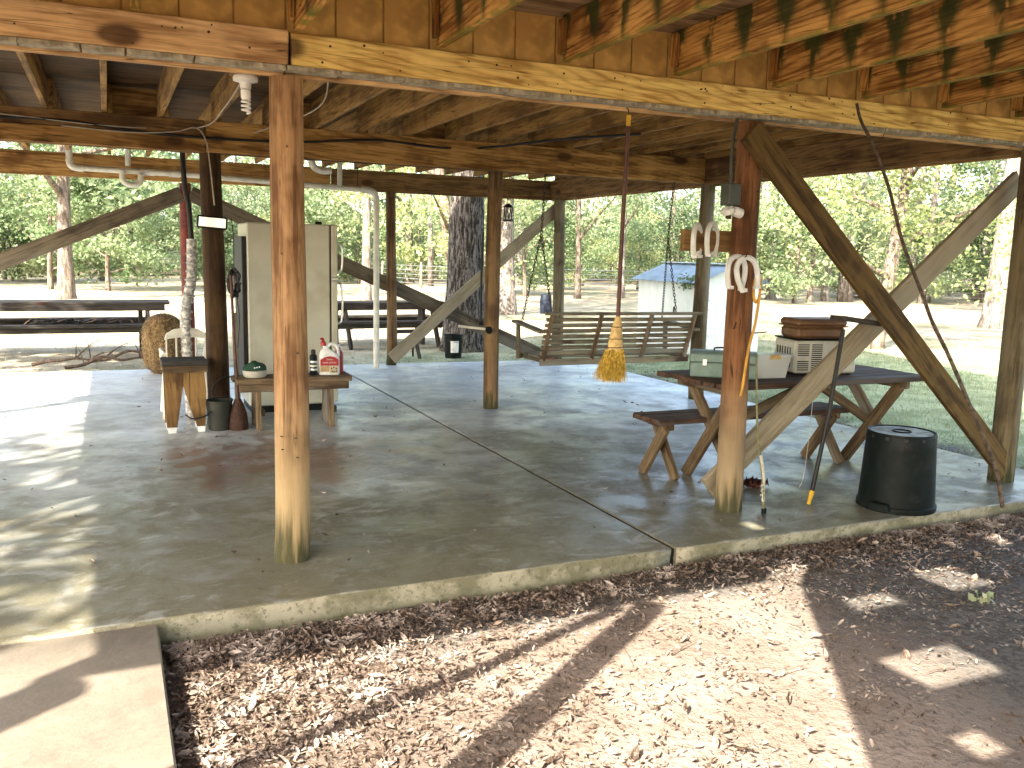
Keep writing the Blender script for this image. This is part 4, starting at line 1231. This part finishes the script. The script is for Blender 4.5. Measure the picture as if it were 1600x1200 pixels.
# ------------------------------------------------------------------ behind the slab
def picnic(name, label, B, L, top, seat, mat, rz=0.0, end=None):
    t = empty(name, label, 'table', B, rz)
    for i, y in enumerate((-.34, -.20, -.06, .08, .22)):
        box('tabletop_plank', (-L/2+rnd.uniform(-.03, .03), y, top-.04), (L/2+rnd.uniform(-.03, .03), y+.13, top), mat, t, .005, .003, i)
    box('apron', (-L/2+.06, -.34, top-.135), (L/2-.06, -.305, top-.042), mat, t)
    for s in (-1, 1):
        for k in (0, 1):
            y = s*.72-.14+k*.142
            box('seat_plank', (-L/2, y, seat-.042), (L/2, y+.135, seat), 'blackwood', t, .005, .003, k)
        box('seat_edge', (-L/2+.03, s*.72-.10, seat-.12), (L/2-.03, s*.72-.06, seat-.044), 'blackwood', t)
    for x in (-L/2+.35, L/2-.35):
        box('bearer', (x-.02, -.80, seat-.135), (x+.02, .80, seat-.0425-.078), 'blackwood', t, .004, axis='Y')
        for s in (-1, 1):
            board('leg', (x+.045, s*.22, top-.05), (x+.045, s*.62, .0), .12, .045, 'blackwood', t)
        box('upright', (x-.09, -.12, .0), (x-.03, .12, top-.041), 'blackwood', t, .005, axis='Z')
    return t
picnic('long_picnic_table', 'long blackened picnic table left of the straw heap behind the slab', (-.65, 15.45, GZ), 3.0, .84, .53, 'blackwood')
picnic('weathered_picnic_table', 'dark picnic table near the big oak behind the slab', (4.55, 15.9, GZ), 2.35, .80, .50, 'blackwood', rad(3))
t = empty('junk_pile', 'rolled dark wire netting piled on the bench of the long picnic table', 'wire', (-.5, 14.78, GZ+.532))
for k in range(22):
    x0 = -.60+k*.055
    c = nrg.uniform(-.02, .02)
    tube('strand', [(x0+rnd.uniform(-.1, .1), rnd.uniform(-.1, .1), .01), (x0+rnd.uniform(-.1, .2), rnd.uniform(-.12, .05), .07+c), (x0+rnd.uniform(0, .25), rnd.uniform(-.1, .1), .06), (x0+rnd.uniform(0, .3), rnd.uniform(-.1, .12), .012)], .011, 'dark' if k % 3 else 'iron', t, 5, 4)
def fallen_branch(label, p, seed, L=1.2):
    rr = random.Random(seed)
    t = empty('fallen_branch', label, 'branch', p, rr.uniform(-.5, .5))
    pts = [Vector((-L/2+L*i/5, rr.uniform(-.08, .08), .03+.10*math.sin(i)*rr.random()+.03*i)) for i in range(6)]
    tube('limb', pts, [.028, .012], 'stick', t, 7, 4)
    for i in range(9):
        a = pts[rr.randint(1, 5)]
        d = Vector((rr.uniform(-.2, .6), rr.uniform(-.4, .4), rr.uniform(.0, .4)))*.7
        tube('twig', [a, a+d*.5+Vector((0, 0, .04)), a+d], [.010, .003], 'stick', t, 5, 3)
    return t
fallen_branch('dead branch under the right end of the long picnic table', (.35, 14.2, GZ), 4, 1.3)
fallen_branch('dead branch lying nearest the straw heap', (.0, 13.6, GZ), 9, 1.2)
fallen_branch('dead branch at the left foot of the long picnic table', (-.55, 13.9, GZ), 13, 1.0)
t = empty('label_bucket', 'black bucket with a white label by the big oak', 'bucket', (5.12, 13.7, GZ))
lathe('shell', [(.125, 0), (.135, .01), (.15, .36), (.157, .365), (.157, .385), (.14, .38), (.12, .03), (0, .03)], 'black', t, seg=28)
rg = [[Vector((r*math.cos(a), r*math.sin(a), z)) for a in [rad(232+k*9) for k in range(7)]] for r, z in ((.1425, .10), (.1500, .29))]
bm = bmesh.new()
R_ = [[bm.verts.new(p*1.0) for p in r] for r in rg]
for k in range(6): bm.faces.new((R_[0][k], R_[0][k+1], R_[1][k+1], R_[1][k]))
mesh_obj('label_sticker', bm_mesh(bm, 'label_sticker', True), 'white', t)
tube('bail', [(-.15, 0, .35), (-.09, -.1, .30), (0, -.16, .27), (.09, -.1, .30), (.15, 0, .35)], .003, 'iron', t, 6, 4)
t = empty('sawhorse', 'small black trestle left of the labelled bucket', 'trestle', (4.35, 13.9, GZ))
box('top_rail', (-.22, -.04, .40), (.22, .04, .46), 'blackwood', t)
for sx in (-.15, .15):
    for s in (-1, 1): board('leg', (sx, s*.03, .42), (sx+math.copysign(.05, sx), s*.18, 0), .07, .03, 'blackwood', t)
t = empty('blue_barrel', 'dark blue barrel standing far out on the pale field', 'barrel', (11.5, 23.2, GZ))
lathe('shell', [(0, 0), (.15, 0), (.165, .02), (.172, .2), (.162, .21), (.172, .22), (.172, .38), (.162, .39), (.172, .40), (.155, .56), (0, .56)], 'blue', t, seg=24)
lathe('bung', [(0, .561), (.03, .561), (.03, .575), (0, .575)], 'dark', t, (.08, 0, 0), 10)

# ------------------------------------------------------------------ shed
def shed():
    X0, X1, Y0, Y1, H = 9.45, 10.75, 12.95, 15.0, 1.30
    t = empty('garden_shed', 'small white metal shed with a corrugated blue grey roof', 'shed', ((X0+X1)/2, (Y0+Y1)/2, GZ))
    cx, cy = (X0+X1)/2, (Y0+Y1)/2
    w, d = (X1-X0)/2, (Y1-Y0)/2
    box('wall', (-w, -d+.03, 0), (-w+.03, d-.03, H), 'shedwall', t)
    box('wall', (w-.03, -d+.03, 0), (w, d-.03, H), 'shedwall', t)
    prism('gable_wall', [(-w, 0), (w, 0), (w, H), (0, H+.27), (-w, H)], .029, 'shedwall', t, (0, -d+.014, 0), None, 0)
    prism('gable_wall', [(-w, 0), (w, 0), (w, H), (0, H+.27), (-w, H)], .029, 'shedwall', t, (0, d-.014, 0), None, 0)
    for i in range(8):
        y = -d+.15+i*.25
        box('wall_rib', (-w-.005, y-.008, .02), (-w-.0005, y+.008, H-.02), 'shedwall', t, .004, axis='Z')
    box('corner_trim', (-w-.02, -d-.02, 0), (-w+.04, -d-.0005, H), 'white', t, .003, axis='Z')
    dr = box('door', (-w+.12, -d-.022, .04), (w-.45, -d-.002, H-.1), 'white', t, .004, axis='Z')
    box('door_rail', (-w+.12, -d-.034, .98), (w-.45, -d-.023, 1.06), 'white', t, .003)
    for s in (-1, 1):
        # corrugated sheet: ridges run from ridge to eave
        bm = bmesh.new()
        n = 90
        a0 = Vector((0, 0, H+.30)); a1 = Vector((s*(w+.14), 0, H-.02))
        rows = []
        for i in range(n+1):
            y = -d-.10+(2*d+.2)*i/n
            h = .012*math.sin(i/n*2*math.pi*22)
            rows.append([bm.verts.new((a.x, y, a.z+h)) for a in (a0, a1)])
        for i in range(n): bm.faces.new((rows[i][0], rows[i+1][0], rows[i+1][1], rows[i][1]))
        bmesh.ops.solidify(bm, geom=bm.faces[:], thickness=.006)
        mesh_obj('roof_sheet', bm_mesh(bm, 'roof_sheet', True, rad(60)), 'shedroof', t)
    box('ridge_cap', (-.09, -d-.11, H+.312), (.09, d+.11, H+.325), 'shedroof', t, .004, axis='Y')
    box('latch', (-w-.03, -.25, .72), (-w-.013, -.22, .82), 'dark', t, .002)
shed()
t = mesh_obj('shed_vine', quads_mesh('shed_vine', leaf_polys(np.array([9.42, 13.3, 1.16])+nrg.normal(size=(160, 3))*np.array([.05, .16, .06]), np.full(160, .07), nrg), 'leaf_d'), None)
tag(t, 'tuft of green vine leaves on the eave of the white shed', 'vine')

# ------------------------------------------------------------------ trees
def trunk_mesh(h, r, lean=(0, 0), seed=0, flare=1.5, limbs=6, seg=12, limb_from=.35, crook=.15):
    rr = random.Random(seed)
    pts = []
    n = 9
    for i in range(n+1):
        t = i/n
        pts.append(Vector((lean[0]*t*h+crook*math.sin(t*4+seed)*t, lean[1]*t*h+crook*math.cos(t*3+seed)*t, h*t)))
    radii = [r*(flare if i == 0 else 1.0)*(1-.7*(i/n)) for i in range(n+1)]
    path = [pts[0]+Vector((0, 0, -.15)), pts[0]+Vector((0, 0, .18))]+pts[1:]
    radii = [r*flare, r*(1+.35*(flare-1))]+radii[1:]
    bm = ring_mesh(tube_rings(path, radii, seg))
    tips = []
    for k in range(limbs):
        t = limb_from+(.95-limb_from)*k/max(1, limbs-1)
        i = min(n-1, int(t*n)); a = pts[i].lerp(pts[i+1], t*n-i)
        ang = k*2.4+seed; L = h*.34*(1.15-t*.7)*rr.uniform(.8, 1.2)
        d = Vector((math.cos(ang), math.sin(ang), rr.uniform(.25, .7)))
        mid = a+d*L*.5+Vector((0, 0, rr.uniform(-.1, .2))); end = a+d*L+Vector((rr.uniform(-.3, .3), rr.uniform(-.3, .3), rr.uniform(-.2, .4)))
        R = r*(1-.7*t)*.55
        rings = tube_rings(smooth_path([a, mid, end], 3), [R*(1-.13*j) for j in range(7)], 6)
        V = [[bm.verts.new(p) for p in q] for q in rings]
        for x in range(len(V)-1):
            for y in range(6): bm.faces.new((V[x][y], V[x][(y+1) % 6], V[x+1][(y+1) % 6], V[x+1][y]))
        tips += [mid, end, mid.lerp(end, .5)]
    tips.append(pts[-1])
    return bm_mesh(bm, 'trunk', True), tips

def crown_mesh(tips, clumps, per, leaf, spread, seed, mat, ext=(2.2, 2.2, 1.6), sag=0.0):
    rg = np.random.default_rng(seed)
    T = np.array([list(t) for t in tips])
    cs = T[rg.integers(0, len(T), clumps)]+rg.normal(size=(clumps, 3))*np.array(ext)*.45
    cs[:, 2] -= sag*np.abs(rg.normal(size=clumps))
    sz = rg.uniform(.5, 1.3, clumps)*spread
    P = []
    for c, s in zip(cs, sz):
        m = int(per*rg.uniform(.5, 1.4))
        q = rg.normal(size=(m, 3)); q /= np.linalg.norm(q, axis=1)[:, None]; q *= (rg.uniform(0, 1, m)**.45)[:, None]
        P.append(c+q*s*np.array([1.15, 1.15, .62]))
    P = np.concatenate(P)
    P = P[P[:, 2] > .15]
    return quads_mesh('crown', leaf_polys(P, np.full(len(P), leaf), rg, .25), mat)

def tree_proto(h, r, seed, leafmat, barkmat, clumps, per, leaf, spread, lean=(0, 0), limb_from=.35, limbs=7, ext=(2.2, 2.2, 1.6), sag=0.0, flare=1.5, seg=12, crook=.15):
    me, tips = trunk_mesh(h, r, lean, seed, flare, limbs, seg, limb_from, crook)
    me.materials.append(MAT[barkmat])
    return me, crown_mesh(tips, clumps, per, leaf, spread, seed, leafmat, ext, sag)

def plant(name, proto, loc, label, cat='tree', group=None, s=1.0, rz=0.0, sz=None):
    t = empty(name, label, cat, loc, rz, group)
    for nm, me in zip(('trunk', 'crown'), proto):
        o = mesh_obj(nm, me, None, t)
        o.scale = (s, s, sz or s)
    return t

# the big oak just behind the slab
def oak():
    me, tips = trunk_mesh(11, .34, (.012, .0), 5, 1.45, 9, 40, .45, .10)
    # deep furrows in the bark
    for v in me.vertices:
        a = math.atan2(v.co.y, v.co.x-.012*v.co.z)
        if v.co.z < 5:
            k = .020*math.sin(13*a+.9*math.sin(v.co.z*3)+v.co.z*.8)
            v.co.x += k*math.cos(a); v.co.y += k*math.sin(a)
    me.materials.append(MAT['bark'])
    return me, crown_mesh(tips, 95, 130, .13, 1.0, 5, 'leaf', (2.6, 2.6, 1.2))
plant('oak_tree', oak(), (5.72, 14.75, GZ), 'big furrowed oak trunk standing right behind the slab')

TALL = [tree_proto(10.5, .24, 21, 'leaf', 'bark_p', 60, 95, .22, 1.1, (.01, 0), .32),
        tree_proto(12, .26, 22, 'leaf_y', 'bark_p', 66, 95, .22, 1.15, (-.01, .01), .36),
        tree_proto(9.5, .20, 23, 'leaf', 'bark_d', 58, 95, .20, 1.0, (.03, .01), .28),
        tree_proto(11, .28, 24, 'leaf_y', 'bark_p', 62, 95, .24, 1.2, (-.02, 0), .34)]
SMALL = [tree_proto(5.2, .09, 31, 'leaf', 'bark_d', 56, 150, .135, .8, (.02, 0), .12, 8, (1.2, 1.2, 1.2), .5, 1.2),
         tree_proto(6.0, .10, 32, 'leaf_y', 'bark_d', 60, 150, .135, .85, (-.02, .02), .12, 8, (1.3, 1.3, 1.3), .5, 1.2),
         tree_proto(4.2, .08, 33, 'leaf_d', 'bark_d', 54, 150, .13, .8, (.0, .02), .10, 8, (1.2, 1.2, 1.0), .4, 1.2)]
# tall trees whose trunks show between the posts: x, y, base radius factor, kind, label
tall = [(-1.2, 30.6, 1.15, 2, 'tall tree with a pale trunk seen at the far left'),
        (.1, 56.5, 1.0, 1, 'far tree with a bright trunk flaring at its foot, far left'),
        (1.3, 57.2, .8, 2, 'slim far tree just right of the bright flared trunk'),
        (-2.0, 44.5, .9, 0, 'tree behind the pale trunk at the far left'),
        (8.0, 30.0, .75, 0, 'slim tree just left of the downpipe'),
        (11.0, 58.0, .9, 1, 'far tree seen right beside the nearest post'),
        (8.8, 64.0, .9, 2, 'far tree between the dark post and the refrigerator'),
        (10.1, 22.9, 1.0, 3, 'grey trunked tree just right of the middle post'),
        (16.9, 31.3, .62, 2, 'slim tree left of the swing chain'),
        (18.9, 31.3, .6, 0, 'slim tree behind the hanging broom'),
        (25.7, 30.3, .75, 1, 'slim tree just right of the horseshoe post'),
        (25.9, 28.2, .55, 2, 'thin tree second right of the horseshoe post'),
        (27.8, 29.3, .55, 0, 'thin tree third right of the horseshoe post'),
        (33.5, 33.6, .9, 1, 'tree behind the upper left arm of the crossed braces'),
        (40.0, 33.7, .9, 3, 'far tree under the upper right brace'),
        (36.9, 29.1, .75, 0, 'tree just left of the thick pale trunk on the right'),
        (22.5, 17.1, 1.45, 1, 'thick pale tree trunk beside the right corner post'),
        (21.0, 46.0, 1.0, 3, 'far tree above the white shed'),
        (5.5, 48.0, .9, 0, 'far tree left of the refrigerator'),
        (14.0, 44.0, .9, 1, 'far tree behind the oak'),
        (30.0, 44.0, 1.0, 2, 'far tree above the appliance on the table'),
        (-9.0, 42.0, 1.0, 0, 'tree beyond the left edge of the slab'),
        (48.0, 26.0, 1.0, 1, 'tree beyond the right corner post')]
for i, (x, y, s, kd, lb) in enumerate(tall):
    plant('tree', TALL[kd], (x, y, GZ), lb, 'tree', 'tall trees round the field', s, i*1.7, max(.85, s))
# slender leaning trees with their own shapes
plant('leaning_tree', tree_proto(6.5, .16, 41, 'leaf_y', 'bark_d', 110, 150, .085, .75, (.10, -.05), .22, 9, (1.8, 1.8, 1.0), .5, 1.3), (13.9, 13.2, GZ), 'crooked leaning tree seen through the crossed braces', 'tree')
plant('leaning_tree', tree_proto(8, .20, 42, 'leaf_y', 'bark_d', 90, 140, .10, .8, (-.16, .05), .25, 8, (2, 2, 1.2), .4, 1.3), (8.3, 21.5, GZ), 'leaning tree with yellow green leaves left of the oak', 'tree')
plant('shade_tree', tree_proto(8, .26, 43, 'leaf', 'bark', 56, 90, .16, .8, (.0, .0), .45, 9, (1.5, 1.5, 1.3), 0, 1.4), (-8.2, 1.6, GZ), 'leafy tree left of the house shading the slab', 'tree')
# unseen trees added round the viewer to cut sky light and shade the table
side = [(-6.2, 10.6, .8, 0, 'unseen tree added off the left back corner to shade the long table'), (-16, -14, 1.0, 1, 'unseen added tree behind the viewer to the left'), (-4, -20, 1.1, 3, 'unseen added tree straight behind the viewer'), (7, -18, 1.1, 0, 'unseen added tree behind the viewer to the right'),
        (16, -14, 1.1, 1, 'unseen added tree far to the right behind the deck'), (20, -4, 1.0, 2, 'unseen added tree right of the yard'), (1.5, -13, .9, 2, 'unseen added tree close behind the deck'), (11, -9, 1.0, 3, 'unseen added tree off the right corner of the deck'), (-24, 4, 1.0, 0, 'unseen added tree far off to the left'), (-22, 16, 1.1, 1, 'unseen added tree at the far left back')]
for i, (x, y, s, kd, lb) in enumerate(side):
    plant('tree', TALL[kd], (x, y, GZ), lb, 'tree', 'unseen trees added to cut the light', s, i*2.1)
# understory along the wood's edge
und = []
rr = random.Random(77)
for i in range(66):
    an = rad(-14+i*1.17+rr.uniform(-.8, .8)); d = rr.uniform(44, 62)
    if i % 3 == 0: d = rr.uniform(36, 46)
    und.append((d*math.sin(an), d*math.cos(an)))
for i, (x, y) in enumerate(und):
    plant('understory_tree', SMALL[i % 3], (x, y, GZ), 'low bushy tree at the edge of the wood', 'tree', 'bushy trees along the wood edge', rr.uniform(.6, 1.15), rr.uniform(0, 6))

# far wood: one mass of foliage and dark stems
def far_wood():
    rg = np.random.default_rng(3)
    P = []
    for i in range(2600):
        an = rad(rg.uniform(-50, 105)); d = rg.uniform(64, 96); z = abs(rg.normal())*2.7+rg.uniform(0, 1.2)
        c = np.array([d*math.sin(an), d*math.cos(an), z+GZ+.3]); s = rg.uniform(.9, 2.0)
        q = rg.normal(size=(46, 3)); q /= np.linalg.norm(q, axis=1)[:, None]; q *= (rg.uniform(0, 1, 46)**.45)[:, None]
        P.append(c+q*s*np.array([1.2, 1.2, .8]))
    P = np.concatenate(P); P = P[P[:, 2] > GZ]
    return quads_mesh('far_wood', leaf_polys(P, rg.uniform(.22, .55, len(P)), rg, .2), 'leaf')
tag(mesh_obj('far_wood', far_wood(), None), 'distant green wood beyond the field', 'wood', kind='stuff')
stem_me = bm_mesh(ring_mesh(tube_rings([(0, 0, -.2), (.05, 0, 3), (.0, .1, 9)], [.20, .15, .07], 7)), 'stem', True)
stem_me.materials.append(MAT['bark_p'])
for i in range(26):
    an = rad(rr.uniform(-8, 58)); d = rr.uniform(40, 62)
    o = mesh_obj('bare_tree', stem_me, None, None, (d*math.sin(an), d*math.cos(an), GZ), (rr.uniform(-.05, .05), rr.uniform(-.05, .05), rr.uniform(0, 6)))
    k = rr.uniform(.6, 1.3); o.scale = (k, k, 1)
    tag(o, 'thin pale bare trunk at the edge of the wood', 'tree', 'bare pale trunks at the wood edge')

# wire fence across the field
def fence():
    P = [Vector(p) for p in ((-14, 60, 0), (4, 57, 0), (10.5, 50, 0), (13, 39, 0), (24.9, 31.5, 0), (34.6, 26.8, 0), (50, 21, 0))]
    t = empty('wire_fence', 'low wire fence on thin posts running along the edge of the wood', 'fence', (24.9, 31.5, GZ))
    B = Vector((24.9, 31.5, 0))
    for a, b in zip(P, P[1:]):
        n = max(2, int((b-a).length/3.0))
        for i in range(n):
            p = a.lerp(b, i/n)-B
            mesh_obj('fence_post', FP, None, t, p, (rnd.uniform(-.05, .05), rnd.uniform(-.05, .05), 0))
    for z in (.25, .45, .65, .85, 1.05):
        tube('wire', [p-B+Vector((0, 0, z)) for p in P], .010, 'chrome', t, 4, 0)
FP = bm_mesh(ring_mesh(tube_rings([(0, 0, -.1), (0, 0, 1.2)], .045, 7)), 'fence_post', True)
FP.materials.append(MAT['brace_grey'])
fence()

# ------------------------------------------------------------------ ground cover
def leaf_shape(n, C, size, rng, curl=.35, tilt=.35, zmin=None):
    """dry leaves: 6-gon strips folded on the midrib, as two quads + two tris each"""
    yaw = rng.uniform(0, 2*math.pi, n)
    d = np.stack([np.cos(yaw), np.sin(yaw), rng.normal(size=n)*tilt], 1); d /= np.linalg.norm(d, axis=1)[:, None]
    up = np.stack([rng.normal(size=n)*tilt, rng.normal(size=n)*tilt, np.ones(n)], 1)
    w = np.cross(up, d); w /= np.linalg.norm(w, axis=1)[:, None]
    nn = np.cross(d, w)
    s = size[:, None]; cu = (rng.uniform(-.1, 1, n)*curl)[:, None]
    a = C-d*s*.5+nn*s*cu*.5; b = C+d*s*.5+nn*s*cu*.6
    wd = rng.uniform(.10, .24, n)[:, None]
    l1 = C-d*s*.18+w*s*wd+nn*s*cu*.55; l2 = C+d*s*.22+w*s*wd*.85+nn*s*cu*.6
    r1 = C-d*s*.18-w*s*wd+nn*s*cu*.55; r2 = C+d*s*.22-w*s*wd*.85+nn*s*cu*.6
    L = np.stack([a, C-d*0, b, l2], 1); 
    m = C
    Q1 = np.stack([a, m, l2, l1], 1); Q2 = np.stack([m, b, l2, l2*.999+b*.001], 1)
    Q3 = np.stack([a, r1, r2, m], 1); Q4 = np.stack([m, r2, r2*.999+b*.001, b], 1)
    V = np.concatenate([Q1, Q2, Q3, Q4])
    if zmin is not None: V[:, :, 2] = np.maximum(V[:, :, 2], zmin)
    return V
def litter():
    rg = np.random.default_rng(12)
    pts = []
    # thick drift along the foot of the slab
    n = 13000
    x = rg.uniform(.15, 7.4, n); y = 3.95-np.abs(rg.normal(size=n))*.17
    pts.append(np.stack([x, y], 1))
    # beside the sidewalk and over the sand on the left
    n = 15000
    x = .14+np.abs(rg.normal(size=n))*.85; y = rg.uniform(1.3, 3.9, n)
    pts.append(np.stack([x, y], 1))
    # shaded right side
    n = 22000
    x = rg.uniform(3.1, 8.0, n); y = rg.uniform(1.2, 3.95, n)
    keep = rg.uniform(size=n) < np.clip((x-3.2)*.35+(y-2.5)*.6, .03, .9)
    pts.append(np.stack([x, y], 1)[keep])
    n = 1500
    pts.append(np.stack([rg.uniform(.2, 3.4, n), rg.uniform(1.2, 3.9, n)], 1))
    # clumps on the sand
    for cx, cy in ((2.35, 2.75), (2.0, 2.35), (2.55, 3.2), (2.9, 2.9), (2.2, 3.35), (1.7, 2.9), (2.75, 2.4), (3.0, 3.45)):
        m = 70; pts.append(np.array([cx, cy])+rg.normal(size=(m, 2))*np.array([.10, .09]))
    # strip behind and beside the slab
    n = 2600
    x = 6.55+np.abs(rg.normal(size=n))*.5; y = rg.uniform(4, 12.2, n); pts.append(np.stack([x, y], 1))
    n = 2400
    x = rg.uniform(-2.5, 7, n); y = 12.45+np.abs(rg.normal(size=n))*.7; pts.append(np.stack([x, y], 1))
    for cx, cy in ((.9, 3.62), (.55, 3.5), (1.5, 3.7), (.35, 3.1)): pts.append(np.array([cx, cy])+rg.normal(size=(40, 2))*np.array([.16, .10]))
    p = np.concatenate(pts)
    z = np.full(len(p), GZ+.012)+rg.uniform(0, .018, len(p))
    near = np.exp(-((p[:, 1]-3.9)/.3)**2)*np.clip((p[:, 0]-2.1), 0, 1)*.035*(p[:, 1] < 3.97)
    C = np.stack([p[:, 0], p[:, 1], z+near], 1)
    ok = ~((C[:, 1] > 3.93) & (C[:, 1] < 12) & (C[:, 0] < 6.53))
    C = C[ok]
    me = quads_mesh('leaf_litter', leaf_shape(len(C), C, np.where(rg.uniform(size=len(C)) < .05, rg.uniform(.045, .075, len(C)), rg.uniform(.011, .036, len(C))), rg, .45, .5), 'dead')
    tag(mesh_obj('leaf_litter', me, None), 'dry brown oak leaves drifted over the yard and against the slab', 'leaves', kind='stuff')
litter()
def twigs():
    rg = np.random.default_rng(21); bm = bmesh.new()
    for i in range(150):
        x, y = rg.uniform(.2, 7), rg.uniform(1.3, 3.9)
        if i % 2: y = 3.9-abs(rg.normal())*.25
        a = rg.uniform(0, 6.28); L = rg.uniform(.05, .22); d = Vector((math.cos(a), math.sin(a), 0)); z = GZ+.022
        p = Vector((x, y, z))
        rings = tube_rings([p-d*L/2, p+Vector((rg.normal()*.01, rg.normal()*.01, .006)), p+d*L/2], [.0028, .0024, .0012], 4)
        V = [[bm.verts.new(q) for q in r] for r in rings]
        for u in range(2):
            for v in range(4): bm.faces.new((V[u][v], V[u][(v+1) % 4], V[u+1][(v+1) % 4], V[u+1][v]))
    tag(mesh_obj('twig_litter', bm_mesh(bm, 'twig_litter'), 'stick'), 'thin dry twigs scattered among the leaf litter', 'twigs', kind='stuff')
twigs()
def slab_leaves():
    rg = np.random.default_rng(5)
    protos = []
    for k in range(5):
        V = leaf_shape(1, np.zeros((1, 3)), np.array([.06]), rg, .5, .3)
        V[:, :, 2] -= V[:, :, 2].min()
        me = quads_mesh('fallen_leaf', V, 'dead'); protos.append(me)
    n = 0
    while n < 230:
        x, y = rg.uniform(-1.2, 6.4), rg.uniform(4.05, 11.8)
        if n % 4 == 0:
            q = posts[rg.integers(1, 8)]; x, y = q[0]+rg.normal()*.3, q[1]+rg.normal()*.3
            if y < 4.02 or x > 6.45: continue
        if any(math.hypot(x-px, y-py) < .16 for px, py, *_ in posts): continue
        o = mesh_obj('fallen_leaf', protos[n % 5], None, None, (x, y, .003), (0, 0, rg.uniform(0, 6.28)))
        s = rg.uniform(.35, 1.0); o.scale = (s, s, s)
        tag(o, 'small dry brown leaf lying on the concrete slab', 'leaf', 'dry leaves scattered on the slab')
        n += 1
slab_leaves()
def grass():
    rg = np.random.default_rng(8)
    n = 42000
    x = rg.uniform(-6, 17, n); y = rg.uniform(4, 22, n)
    x[:26000] = rg.uniform(6.9, 14, 26000); y[:26000] = rg.uniform(4.5, 17, 26000)
    ok = ~((x < 6.95+rg.normal(size=n)*.25) & (y < 13.1+rg.normal(size=n)*.25)) & ~((x > 9.4) & (x < 10.8) & (y > 12.9) & (y < 15.05))
    x, y = x[ok], y[ok]; n = len(x)
    a = rg.uniform(0, 6.28, n); h = rg.uniform(.025, .07, n); w = .006
    b = np.stack([x, y, np.full(n, GZ)], 1)
    dx = np.stack([np.cos(a)*w, np.sin(a)*w, np.zeros(n)], 1)
    tip = b+np.stack([rg.normal(size=n)*.025, rg.normal(size=n)*.025, h], 1)
    tag(mesh_obj('grass', quads_mesh('grass', np.stack([b-dx, b+dx, tip], 1), 'grass'), None), 'short green grass on the lawn beside the slab', 'grass', kind='stuff')
grass()
t = mesh_obj('weed_seedling', quads_mesh('weed_seedling', leaf_polys(np.array([4.02, 2.98, GZ+.04])+nrg.normal(size=(26, 3))*np.array([.03, .03, .012]), np.full(26, .04), nrg), 'grass'), None)
tag(t, 'tiny green weed growing in the leaf litter on the right', 'weed')
